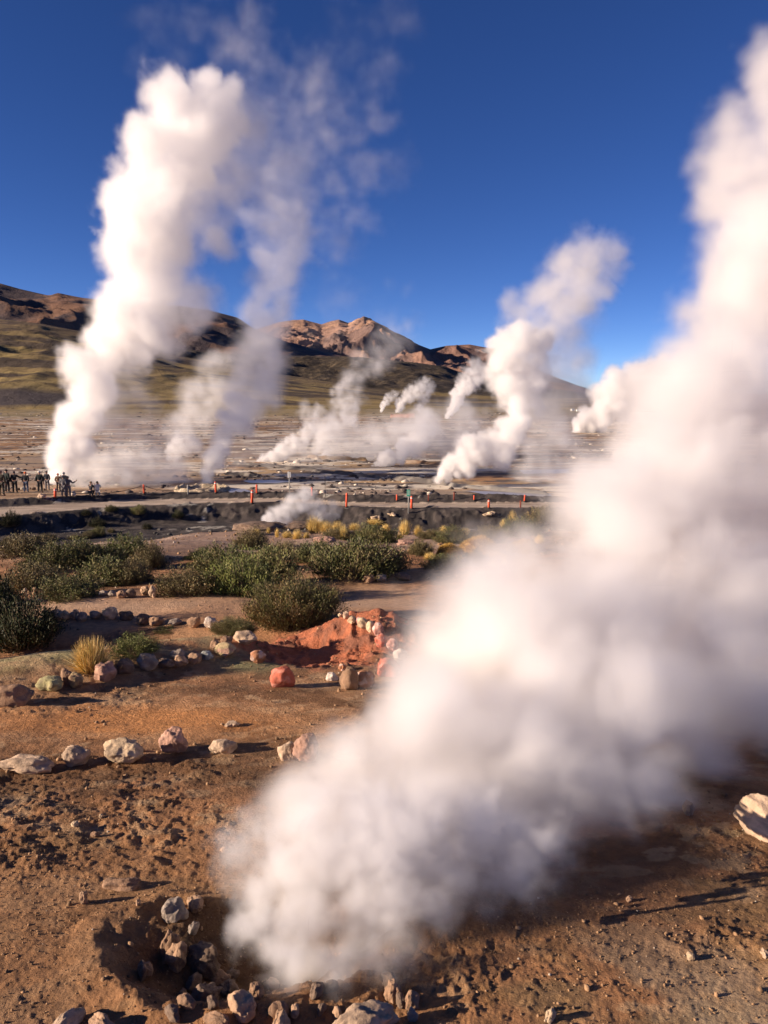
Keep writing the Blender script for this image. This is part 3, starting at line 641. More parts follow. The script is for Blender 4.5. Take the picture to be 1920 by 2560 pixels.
def cushion_mesh(seed, n=5200, cols=((.50, .30, .06), (.58, .38, .10), (.36, .21, .045))):
    rs = np.random.RandomState(seed); d = rs.normal(size=(n, 3)); d[:, 2] = np.abs(d[:, 2]); d /= np.linalg.norm(d, axis=1, keepdims=True)
    lump = .78 + .3 * vn3(d[:, 0] * 2.2 + seed, d[:, 1] * 2.2, d[:, 2] * 2.2, 4)
    p = d * lump[:, None] * .85; D = d + rs.normal(size=(n, 3)) * .35 + [0, 0, .1]
    V, Fc = blades(p, D, rs.uniform(.12, .26, n), rs.uniform(.008, .016, n), rs, curve=.25)
    Vd, Fd = ICO[3]; Vd = Vd.copy(); l2 = .78 + .3 * vn3(Vd[:, 0] * 2.2 + seed, Vd[:, 1] * 2.2, np.abs(Vd[:, 2]) * 2.2, 4); Vd = Vd * l2[:, None] * .87
    Vd[:, 2] = np.maximum(Vd[:, 2], -.05)
    c = np.array(cols)[rs.randint(0, 3, n)] * rs.uniform(.8, 1.2, (n, 1))
    return (npmesh('blades', V, Fc, M_straw, np.repeat(c, 5, 0), smooth=False), npmesh('cushion_core', Vd, Fd, M_straw, np.broadcast_to(C(.42, .25, .055), Vd.shape)))
CUSH = [cushion_mesh(1), cushion_mesh(2)]
for i, (px, row, w, h, lab) in enumerate([(783, 1336, 40, 42, 'tallest yellow grass tuft at the left of the yellow row'), (815, 1336, 42, 30, 'yellow grass tuft right of the tallest one'), (842, 1336, 40, 30, 'third yellow grass tuft of the yellow row'),
        (798, 1330, 30, 26, 'yellow tuft peeping out between the first two of the yellow row'), (858, 1352, 24, 36, 'narrow yellow tuft standing forward of the yellow row'), (692, 1346, 14, 22, 'slim yellow tuft by the olive bush below the outcrop'),
        (671, 1336, 12, 16, 'tiny straw tuft left of the slim one'), (716, 1348, 36, 18, 'straw tuft behind the olive bush'), (742, 1350, 34, 24, 'straw tuft left of the pink dirt lump'), (765, 1348, 22, 16, 'small straw tuft touching the pink dirt lump'),
        (935, 1320, 50, 16, 'low yellow tuft on top of the rounded green bush'), (1012, 1340, 36, 36, 'yellow tuft behind the rounded green bush to its right'), (1000, 1348, 20, 14, 'small yellow tuft at the foot of the one behind the bush'), (1046, 1342, 28, 26, 'yellow grass ball between bushes'),
        (1080, 1344, 14, 12, 'tiny yellow tuft in front of the bare strip'), (1283, 1318, 26, 34, 'tall straw tuft on the right beside the dark bank'), (1262, 1322, 24, 20, 'brown straw tuft left of the tall straw tuft'),
        (1322, 1375, 30, 22, 'straw tuft beside the steam'), (1235, 1420, 40, 24, 'pale yellow tuft below the right golden cushion'), (1262, 1412, 20, 18, 'little pale tuft right of the one below the cushion'), (905, 1345, 20, 14, 'little yellow tuft by the low olive bush'), (965, 1334, 30, 20, 'yellow tuft left of the one behind the rounded green bush'), (885, 1328, 40, 20, 'yellow tuft peeping over the low olive bush'), (1110, 1334, 26, 18, 'yellow tuft by the left end of the bare strip'), (1165, 1340, 30, 18, 'yellow tuft between the bushes behind the golden cushions'), (1350, 1362, 34, 24, 'yellow tuft at the very edge of the near steam'), (1075, 1402, 34, 20, 'straw tuft left of the left golden cushion'), (640, 1340, 26, 16, 'straw tuft beside the dark outcrop')]):
    plant('grass_tuft', 'grass tuft', TUFT[i % 2], px, row, w * 1.5, h * 1.25, lab, 'yellow grass tufts', 200 + i, parts=('blades',))
plant('grass_tuft', 'grass tuft', TUFT[2], 212, 1696, 165, 112, 'big straw coloured grass tuft with green base beside the mossy berm', None, 230, parts=('blades',))
plant('grass_tuft', 'grass tuft', TUFT[2], 388, 1425, 40, 24, 'small straw tuft beside the brownish olive bush', 'yellow grass tufts', 231, parts=('blades',))
for i, (px, row, w, h, lab) in enumerate([(1128, 1398, 90, 38, 'left golden cushion of dense grass'), (1204, 1390, 120, 50, 'largest golden cushion of dense grass'), (1312, 1385, 90, 34, 'orange golden cushion half hidden in steam'), (1240, 1400, 60, 24, 'low golden cushion at the right foot of the largest one')]):
    plant('cushion_grass', 'grass cushion', CUSH[i % 2], px, row, w * 1.05, h * 1.15, lab, 'golden grass cushions', 240 + i, parts=('blades', 'cushion_core'))

# ------------------------------------------------------------------ tubes, posts, signs, ropes
def tube(pts, rad, n=10, cap=True):
    pts = np.asarray(pts, float); rad = np.broadcast_to(rad, len(pts)); VV = []
    for i, p in enumerate(pts):
        d = pts[min(i + 1, len(pts) - 1)] - pts[max(i - 1, 0)]; d /= np.linalg.norm(d)
        a = np.cross(d, [0, 1.0, .1]) if abs(d[1]) < .9 else np.cross(d, [1.0, 0, 0]); a /= np.linalg.norm(a); b = np.cross(d, a)
        t = np.linspace(0, 2 * math.pi, n, endpoint=False)[:, None]; VV.append(p + (np.cos(t) * a + np.sin(t) * b) * rad[i])
    V = np.concatenate(VV); Fc = gridfaces(len(pts), n, True)
    if cap:
        m = len(V); V = np.concatenate([V, [pts[0], pts[-1]]]); j = np.arange(n); j2 = (j + 1) % n; o = (len(pts) - 1) * n
        Fc = np.concatenate([Fc, np.stack([j2, j, 0 * j + m, 0 * j + m], 1), np.stack([j + o, j2 + o, 0 * j + m + 1, 0 * j + m + 1], 1)])
        Fc = [list(dict.fromkeys(f)) for f in Fc.tolist()]
        return V, Fc
    return V, Fc.tolist()
def pymesh(name, V, Fc, m, parent=None, smooth=True, **k):
    me = bpy.data.meshes.new(name); me.from_pydata([tuple(v) for v in V], [], [list(f) for f in Fc]); me.materials.append(m)
    if smooth:
        for p in me.polygons: p.use_smooth = True
    return put(bpy.data.objects.new(name, me), parent, **k)
def box(c, s):
    c, s = np.array(c, float), np.array(s, float) / 2
    V = [c + s * [i, j, k] for i in (-1, 1) for j in (-1, 1) for k in (-1, 1)]
    return V, [(0, 1, 3, 2), (4, 6, 7, 5), (0, 4, 5, 1), (2, 3, 7, 6), (0, 2, 6, 4), (1, 5, 7, 3)]
def boxes(L):
    V, Fc = [], []
    for c, s in L:
        v, f = box(c, s); n = len(V); V += v; Fc += [[q + n for q in ff] for ff in f]
    return V, Fc
def post(px, top, bot, wpx, label, m=M_post, lean=0, y=None, group='orange marker posts along the path'):
    g = ground(px, bot) if y is None else np.array([*(at(px, bot, y)[:2]), 0]); g[2] = hz(g[0], g[1]) if y is not None else g[2]
    dist = g[1] * cp + (H - g[2]) * sp; zt = at(px, top, g[1])[2]; h = max(zt - g[2], .3); r = wpx * dist / F / 2
    e = empty('marker_post', tuple(g), label=label, cat='post', group=group)
    V, Fc = tube([(0, 0, -.15), (0, 0, h * .5), (0, 0, h * .93), (0, 0, h * .975), (0, 0, h)], [r, r, r, r * .8, r * .35], 12)
    pymesh('pole', V, Fc, m, e)
    if m is M_post:
        V, Fc = tube([(0, 0, h * .80), (0, 0, h * .88)], [r * 1.12] * 2, 12); pymesh('band', V, Fc, M_white if wpx > 5 else m, e)
        V, Fc = tube([(0, 0, -.05), (0, 0, .05)], [r * 1.7, r * 1.5], 12); pymesh('base', V, Fc, M_dark, e)
    e.rotation_euler = (0, lean, 0); return e, np.array([g[0], g[1], g[2] + h * .9])
PO = [(138, 1221, 1245, 6.5, 'orange post beside the two people in grey', .06), (360, 1211, 1234, 4.5, 'orange post between the crouching pair and the pale crater rim', 0), (540, 1204, 1232, 5.5, 'orange post at the right of the pale crater rim', -.03),
      (642, 1211, 1234, 4.5, 'orange post just behind the leaning front post', 0), (630, 1225, 1258, 6.5, 'leaning orange post at the near path edge left of the ditch steam', .05), (780, 1218, 1241, 4, 'orange post right of the white sign', 0),
      (866, 1232, 1268, 5, 'tall orange post at the near path edge right of the ditch steam', .04), (992, 1236, 1252, 4, 'short orange post left of the green sign', 0), (1029, 1240, 1272, 5.5, 'orange post just right of the green sign', 0),
      (1185, 1238, 1251, 3.5, 'short orange post with a foot on the far side of the path', 0), (1222, 1249, 1270, 5.5, 'orange post at the near path edge above the right white lump', 0), (1311, 1237, 1254, 4, 'rightmost orange post by the curving shore', .05)]
PT = {}
for i, (px, t, b, w, lab, ln_) in enumerate(PO): PT[i] = post(px, t, b, w, lab, lean=ln_)[1]
for i, (px, t, b, w, lab) in enumerate([(1071, 1235, 1252, 2.5, 'dark rusty post behind the path, left one'), (1135, 1230, 1250, 2.8, 'dark rusty post behind the path, tall middle one'), (1301, 1251, 1269, 4, 'dark red post at the near path edge far right'), (813, 1188, 1241, 1.6, 'thin dark stake standing tall right of the white sign'), (911, 1230, 1249, 1.6, 'thin dark stake between the tall orange post and the white sign')]):
    post(px, t, b, w, lab, m=M_postd if w > 2 else M_dark, group='dark stakes along the path')
e_, PT['w'] = post(470, 1212, 1235, 4, 'pale weathered post in front of the pale crater rim', m=M_metal, group='orange marker posts along the path')
def rope(a, b, sag, label):
    t = np.linspace(0, 1, 14)[:, None]; p = a * (1 - t) + b * t - np.array([0, 0, 1]) * sag * 4 * t * (1 - t); o = p[0].copy()
    V, Fc = tube(p - o, .022, 6); r = pymesh('barrier_rope', V, Fc, M_rope, label=label, cat='rope', group='barrier ropes behind the path'); r.location = o
rope(PT[0], PT[1], .45, 'sagging rope behind the crouching pair'); rope(PT[1], PT['w'], .35, 'rope hanging towards the pale crater rim'); rope(PT['w'], PT[2], .4, 'rope crossing the pale crater rim'); rope(at(-60, 1226, PT[0][1]), PT[0], .2, 'rope in front of the standing people')
def sign(px, top, bot, pb, wpx, m, label, twin=False):
    g = ground(px, bot); D = g[1] * cp + (H - g[2]) * sp; zt = at(px, top, g[1])[2] - g[2]; zb = at(px, pb, g[1])[2] - g[2]; w = wpx * D / F
    e = empty('sign', tuple(g), label=label, cat='sign')
    V, Fc = tube([(0, 0, -.2), (0, 0, zt)], .035, 8); pymesh('pole', V, Fc, M_metal, e)
    L = [((0, -.06, (zt + zb) / 2), (w, .03, zt - zb))] if not twin else [((-w * .28, -.06, (zt + zb) / 2), (w * .42, .03, zt - zb)), ((w * .28, -.06, (zt + zb) / 2), (w * .36, .03, (zt - zb) * .9))]
    for c, s in L:
        V, Fc = box(c, s); pymesh('panel', V, Fc, m, e, smooth=False)
    if not twin:
        c, s = L[0]; V, Fc = boxes([((0, -.079, c[2] + s[2] * q), (s[0] * .7, .006, s[2] * .06)) for q in (.3, .12, -.06, -.24)]); pymesh('text_lines', V, Fc, M_white, e, smooth=False)
sign(1021, 1224, 1283, 1240, 8.5, M_green, 'green sign with white lines on a thin pole in the bank')
sign(724, 1179, 1232, 1194, 8, M_white, 'white twin panelled sign on a tall pole beyond the path', True)

# ------------------------------------------------------------------ people
def skin(name, joints, links, m, parent=None, sub=1):
    ks = list(joints); me = bpy.data.meshes.new(name); me.from_pydata([joints[k][:3] for k in ks], [(ks.index(a), ks.index(b)) for a, b in links], []); me.materials.append(m)
    o = put(bpy.data.objects.new(name, me), parent); md = o.modifiers.new('skin', 'SKIN'); md.use_smooth_shade = True
    for i, k in enumerate(ks):
        r = joints[k][3]; me.skin_vertices[0].data[i].radius = (r, r * (joints[k][4] if len(joints[k]) > 4 else 1)); me.skin_vertices[0].data[i].use_root = (i == 0)
    s_ = o.modifiers.new('sub', 'SUBSURF'); s_.levels = sub; s_.render_levels = sub + 1; return o
def cloth(name, col, r=.85): return mat(name, col, r, var=.2, vscale=6)
def person(px, foot, head, jacket, trous, hat, label, rz=0, arms=('down', 'down'), crouch=False, y=None, hatkind='beanie', long=False):
    g = ground(px, foot) if y is None else np.append(at(px, foot, y)[:2], 0); g[2] = hz(g[0], g[1])
    Ht = at(px, head, g[1])[2] - g[2]
    s = Ht / 1.74
    e = empty('person', tuple(g), rz, label=label, cat='person', group='visitors by the steaming field')
    J = dict(pel=(0, 0, .96, .13, .8), sp=(0, -.01, 1.18, .13, .75), ch=(0, 0, 1.38, .15, .7), nk=(0, .01, 1.53, .055), hd=(0, .02, 1.60, .085), hd2=(0, .03, 1.68, .095), hd3=(0, .03, 1.735, .05))
    Lk = [('pel', 'sp'), ('sp', 'ch'), ('ch', 'nk'), ('nk', 'hd'), ('hd', 'hd2'), ('hd2', 'hd3')]
    for i, q in ((-1, 'l'), (1, 'r')):
        J.update({'hip' + q: (i * .10, 0, .90, .095), 'kn' + q: (i * .13, .02, .50, .062), 'an' + q: (i * .14, -.01, .09, .045), 'to' + q: (i * .17, .13, .045, .04)})
        Lk += [('pel', 'hip' + q), ('hip' + q, 'kn' + q), ('kn' + q, 'an' + q), ('an' + q, 'to' + q)]
        a = arms[0 if i < 0 else 1]
        sh = (i * .19, 0, 1.42, .062)
        el, wr, fd = {'down': ((i * .27, -.02, 1.14), (i * .29, .05, .90), (0, .02, -1)), 'pocket': ((i * .28, -.07, 1.15), (i * .20, .10, .98), (-i * .6, .3, -.6)),
                      'out': ((i * .40, .05, 1.28), (i * .62, .15, 1.26), (i * .9, .2, .1)), 'up': ((i * .34, .12, 1.22), (i * .30, .32, 1.42), (0, .4, .9)),
                      'photo': ((i * .26, .16, 1.22), (i * .12, .34, 1.45), (0, .2, .9)), 'wave': ((i * .38, .06, 1.20), (i * .60, .12, 1.34), (i * .7, .1, .7))}[a]
        J.update({'sh' + q: sh, 'el' + q: (*el, .045), 'wr' + q: (*wr, .03)}); Lk += [('ch', 'sh' + q), ('sh' + q, 'el' + q), ('el' + q, 'wr' + q)]
        fd = np.array(fd, float); fd /= np.linalg.norm(fd); sd = np.cross(fd, [0, 1.0, .05]); sd /= np.linalg.norm(sd) + 1e-9; w_ = np.array(wr); pm = w_ + fd * .08
        J['pm' + q] = (*pm, .034, .6); Lk.append(('wr' + q, 'pm' + q))
        for k in range(4):
            b0 = pm + fd * .03 + sd * (k - 1.5) * .022; b1 = b0 + fd * (.045, .05, .047, .038)[k] + np.array([0, .008, 0]); b2 = b1 + fd * .03 + np.array([0, .014, 0])
            J[f'f{k}a' + q] = (*b0, .010); J[f'f{k}b' + q] = (*b1, .009); J[f'f{k}c' + q] = (*b2, .008); Lk += [('pm' + q, f'f{k}a' + q), (f'f{k}a' + q, f'f{k}b' + q), (f'f{k}b' + q, f'f{k}c' + q)]
        t0 = w_ + fd * .05 - sd * .035; t1 = t0 + fd * .03 - sd * .025; J['t0' + q] = (*t0, .011); J['t1' + q] = (*t1, .010); Lk += [('pm' + q, 't0' + q), ('t0' + q, 't1' + q)]
    if crouch:
        for k, v in list(J.items()):
            v = list(v)
            if k[:2] in ('kn',): v[1] += .30; v[2] += .02
            elif k[:2] in ('an', 'to'): pass
            else: v[2] -= .42; v[1] -= .05 if k[:3] in ('pel', 'hip') else -.08
            J[k] = tuple(v)
        s = Ht / 1.32
    J = {k: tuple(np.array(v[:3]) * s) + (v[3] * s,) + tuple(v[4:]) for k, v in J.items()}
    skin('body', J, Lk, M_skin, e)
    gr = lambda k, d, zz=0: (*(np.array(J[k][:3]) + [0, 0, zz * s]), J[k][3] + d * s) + tuple(J[k][4:])
    jk = {k: gr(k, .035) for k in ('pel', 'sp', 'ch', 'shl', 'shr', 'ell', 'elr', 'wrl', 'wrr')}; jk['nk'] = gr('nk', .02, -.02)
    jl = [('pel', 'sp'), ('sp', 'ch'), ('ch', 'nk'), ('ch', 'shl'), ('ch', 'shr'), ('shl', 'ell'), ('shr', 'elr'), ('ell', 'wrl'), ('elr', 'wrr')]
    if long: jk['hem'] = (0, 0, J['pel'][2] - .34 * s, .20 * s, .8); jl.append(('pel', 'hem'))
    skin('coat' if long else 'jacket', jk, jl, cloth('coat_cloth', jacket), e)
    tk = {k: gr(k, .025) for k in ('pel', 'hipl', 'hipr', 'knl', 'knr', 'anl', 'anr')}
    skin('trousers', tk, [('pel', 'hipl'), ('pel', 'hipr'), ('hipl', 'knl'), ('hipr', 'knr'), ('knl', 'anl'), ('knr', 'anr')], cloth('trouser_cloth', trous), e)
    for q in 'lr': skin('boot', {'a': gr('an' + q, .022), 'b': gr('to' + q, .012)}, [('a', 'b')], M_dark, e)
    V, Fc = ICO[3]; V = V.copy(); hd = np.array(J['hd2'][:3]); big = .108 * s
    V = V * [big, big * 1.12, big * (1.15 if hatkind == 'beanie' else 1.1)]; V[:, 2] = np.maximum(V[:, 2], -.02 * s if hatkind != 'hood' else -.12 * s); V = V + hd + [0, -.015 * s, .01 * s]
    pymesh({'beanie': 'hat', 'hair': 'hair', 'hood': 'hood'}[hatkind], V, Fc.tolist(), cloth('headwear', hat), e)
    if hatkind == 'beanie':
        V, Fc = tube([hd + [0, -.01 * s, -.005 * s], hd + [0, -.01 * s, .035 * s]], big * 1.04, 14); pymesh('hat_brim', V, Fc, cloth('hat_rim', tuple(c * .7 for c in hat)), e)
    return e
BK = (.018, .02, .024)
person(5, 1240, 1178, (.09, .075, .05), (.05, .045, .035), (.28, .17, .12), 'person in brown patterned clothes cut by the left edge', hatkind='hood', arms=('pocket', 'down'))
person(19, 1232, 1175, (.022, .032, .03), (.02, .02, .024), BK, 'tallest person in a long dark green coat, second from the left edge', rz=-.3, hatkind='hair', arms=('pocket', 'pocket'), long=True)
person(38, 1232, 1179, BK, BK, (.12, .10, .10), 'person in black stretching one arm out to the right', arms=('down', 'out'), hatkind='hood')
person(66, 1232, 1181, BK, (.07, .09, .14), (.75, .16, .05), 'person with an orange hat, black jacket and blue jeans', arms=('pocket', 'pocket'))
person(101, 1232, 1179, (.02, .026, .025), BK, (.7, .66, .60), 'person in black with a white hat, left one of a pair', arms=('pocket', 'down'))
person(119, 1226, 1179, (.03, .035, .045), (.16, .15, .16), BK, 'person in a dark jacket and grey trousers, right one of a pair', arms=('pocket', 'pocket'), hatkind='hair')
person(147, 1228, 1185, (.16, .10, .07), (.10, .075, .07), (.35, .06, .05), 'person with a red hat and brown jacket near the orange post', arms=('pocket', 'photo'))
person(162, 1228, 1182, (.04, .04, .05), (.05, .05, .05), (.12, .13, .16), 'person in dark clothes behind the grey coated figure', arms=('down', 'pocket'), hatkind='hood')
person(160, 1243, 1190, (.13, .125, .13), (.14, .13, .13), (.10, .10, .11), 'person in a long grey coat with back turned beside the leftmost orange post', hatkind='hood', long=True, arms=('pocket', 'pocket'))
person(172, 1243, 1192, (.11, .10, .10), (.15, .14, .14), (.05, .05, .055), 'person in grey raising one hand to the right', arms=('down', 'wave'), hatkind='hair')
person(227, 1242, 1205, (.025, .025, .03), (.03, .03, .04), (.25, .17, .11), 'crouching person in a black jacket next to one in cream', arms=('photo', 'photo'), crouch=True, hatkind='hood', rz=-.4)
person(245, 1242, 1205, (.72, .66, .55), (.6, .55, .46), (.02, .018, .016), 'crouching person in a cream coat with black hair', arms=('pocket', 'photo'), crouch=True, hatkind='hair', rz=.4)

# ------------------------------------------------------------------ features on the plain
def ridge_line(pts, wid, hgt_, m, name, label, cat, seed, tint=(.09, .08, .075)):
    w = np.array([on_z(px, row, 0) for px, row in pts]); seg = np.cumsum([0] + [np.linalg.norm(w[i + 1] - w[i]) for i in range(len(w) - 1)])
    n = max(12, int(seg[-1] / .35)); t = np.linspace(0, seg[-1], n); X = np.interp(t, seg, w[:, 0]); Y = np.interp(t, seg, w[:, 1])
    u = np.linspace(-1, 1, 9); XX, U = np.meshgrid(X, u, indexing='ij'); YY = np.meshgrid(Y, u, indexing='ij')[0] + U * wid
    k = hgt_ * (1 - U ** 2) * (.45 + 1.1 * fbm(XX * 1.1, YY * 1.1, 4, seed)); ends = sstep(0, .04, t / seg[-1]) * (1 - sstep(.96, 1, t / seg[-1]))
    Z = hgt(XX, YY) - .06 + (k + .06) * ends[:, None]; o = np.array([X[0], Y[0], 0])
    V = np.stack([XX, YY, Z], -1).reshape(-1, 3) - o
    T = mixc(np.broadcast_to(C(*tint), V.shape), C(.5, .45, .38), sstep(.56, .66, fbm(V[:, 0] * 1.5, V[:, 1] * 1.5, 3, seed + 1)) * .22)
    r = meshobj(name, V, gridfaces(n, 9), M_far, T, label=label, cat=cat); r.location = o; return r
ridge_line([(575, 1159), (640, 1163), (720, 1170), (810, 1181), (900, 1190), (960, 1197)], .7, .26, M_far, 'stone_dike', 'long low dark stone dike running across the plain behind the white sign', 'dike', 700)
ridge_line([(972, 1197), (1020, 1201), (1070, 1207), (1122, 1212)], .9, .40, M_far, 'stone_dike', 'dark stone dike left of the base of the right steam column', 'dike', 701)
ridge_line([(1118, 1214), (1180, 1219), (1250, 1226), (1310, 1231), (1375, 1238)], .6, .30, M_far, 'stone_dike', 'grey stone dike along the stream on the right', 'dike', 702, (.16, .15, .14))
ridge_line([(560, 1186), (600, 1188), (660, 1193)], .3, .3, M_far, 'stone_dike', 'short row of dark stones above the blue puddle', 'dike', 703)
ridge_line([(765, 1144), (810, 1147), (860, 1149), (920, 1152)], .5, .38, M_far, 'stone_dike', 'low ochre wall in the middle of the steaming plain', 'dike', 704, (.20, .13, .07))
ridge_line([(1010, 1156), (1080, 1160), (1150, 1163)], .5, .35, M_far, 'stone_dike', 'low brown wall behind the small bright steam puffs', 'dike', 706, (.14, .09, .06))
ridge_line([(975, 1044), (1040, 1045)], 1.2, 1.3, M_far, 'stone_dike', 'small low brown pool wall far out on the plain', 'dike', 705, (.25, .13, .09))
def pool(pts, label, seed):
    w = np.array([on_z(px, row, 0)[:2] for px, row in pts]); c = w.mean(0); n = len(w) * 6; th = np.linspace(0, len(w), n, endpoint=False)
    ex = np.append(w, w[:1], 0); X = np.interp(th, np.arange(len(w) + 1), ex[:, 0]); Y = np.interp(th, np.arange(len(w) + 1), ex[:, 1])
    j = .85 + .3 * fbm(X * .7, Y * .7, 3, seed); X = c[0] + (X - c[0]) * j; Y = c[1] + (Y - c[1]) * j
    z = float(np.max(hgt(X, Y))) * .5 + .05
    V = [(x, y, z) for x, y in zip(X, Y)]; o = pymesh('water', V, [list(range(n))[::-1]], M_water, smooth=False, kind='structure'); return o
pool([(610, 1203), (680, 1201), (730, 1205), (690, 1210), (625, 1209)], 'p', 1)
pool([(1150, 1228), (1250, 1231), (1380, 1238), (1400, 1246), (1300, 1244), (1230, 1240)], 'p', 2)
pool([(1180, 1243), (1260, 1236), (1255, 1242), (1200, 1247)], 'p', 3)
pool([(560, 1222), (610, 1224), (640, 1233), (575, 1234)], 'p', 4)
pool([(1300, 1176), (1420, 1174), (1420, 1184), (1310, 1186)], 'p', 5)
def rim():
    c = on_z(500, 1226, .1); a = 62 * c[1] / F; n = 96; m = 10; th = np.linspace(0, 2 * math.pi, n, endpoint=False); u = np.linspace(-1, 1, m)
    T_, U = np.meshgrid(th, u, indexing='ij'); R = 1 + U * .16 + .10 * (fbm(np.cos(T_) * 3 + 5, np.sin(T_) * 3, 3, 801) - .5)
    X = np.cos(T_) * R * a; Y = np.sin(T_) * R * a * .9; Z = .42 * (1 - U ** 2) * (.3 + 1.2 * fbm(X * 2.4, Y * 2.4, 5, 802, .6)) - .05
    V = np.stack([X, Y, Z], -1).reshape(-1, 3); i = np.arange(n)[:, None]; j = np.arange(m - 1)[None]; i2 = (i + 1) % n
    Fc = np.stack([i * m + j, i2 * m + j, i2 * m + j + 1, i * m + j + 1], -1).reshape(-1, 4)
    o = meshobj('geyser_rim', V, Fc, M_crust, label='pale crusted rim of a small geyser crater behind the path', cat='crater rim'); o.location = (c[0], c[1] + a * .4, hz(c[0], c[1]))
rim()
def shed(px, row, w, h, label):
    g = on_z(px, row, 0); D = g[1]; a, b = w * D / F, h * D / F; e = empty('shed', (g[0], g[1], hz(g[0], g[1])), .1, label=label, cat='shed', group='white sheds far out at the foot of the hills')
    V, Fc = box((0, 0, b / 2), (a, a * .6, b)); pymesh('wall', V, Fc, M_white, e, smooth=False)
    V = [(-a * .54, -a * .35, b), (a * .54, -a * .35, b), (a * .54, a * .35, b), (-a * .54, a * .35, b), (-a * .54, 0, b * 1.35), (a * .54, 0, b * 1.35)]
    pymesh('roof', V, [(0, 1, 5, 4), (2, 3, 4, 5), (0, 4, 3), (1, 2, 5), (0, 3, 2, 1)], M_metal, e, smooth=False)
    V, Fc = box((a * .1, -a * .305, b * .35), (a * .14, a * .02, b * .7)); pymesh('door', V, Fc, M_dark, e, smooth=False)
shed(1432, 1027, 9, 5, 'small white shed at the foot of the right hill'); shed(1447, 1028, 12, 5, 'longer white shed right of the small one')
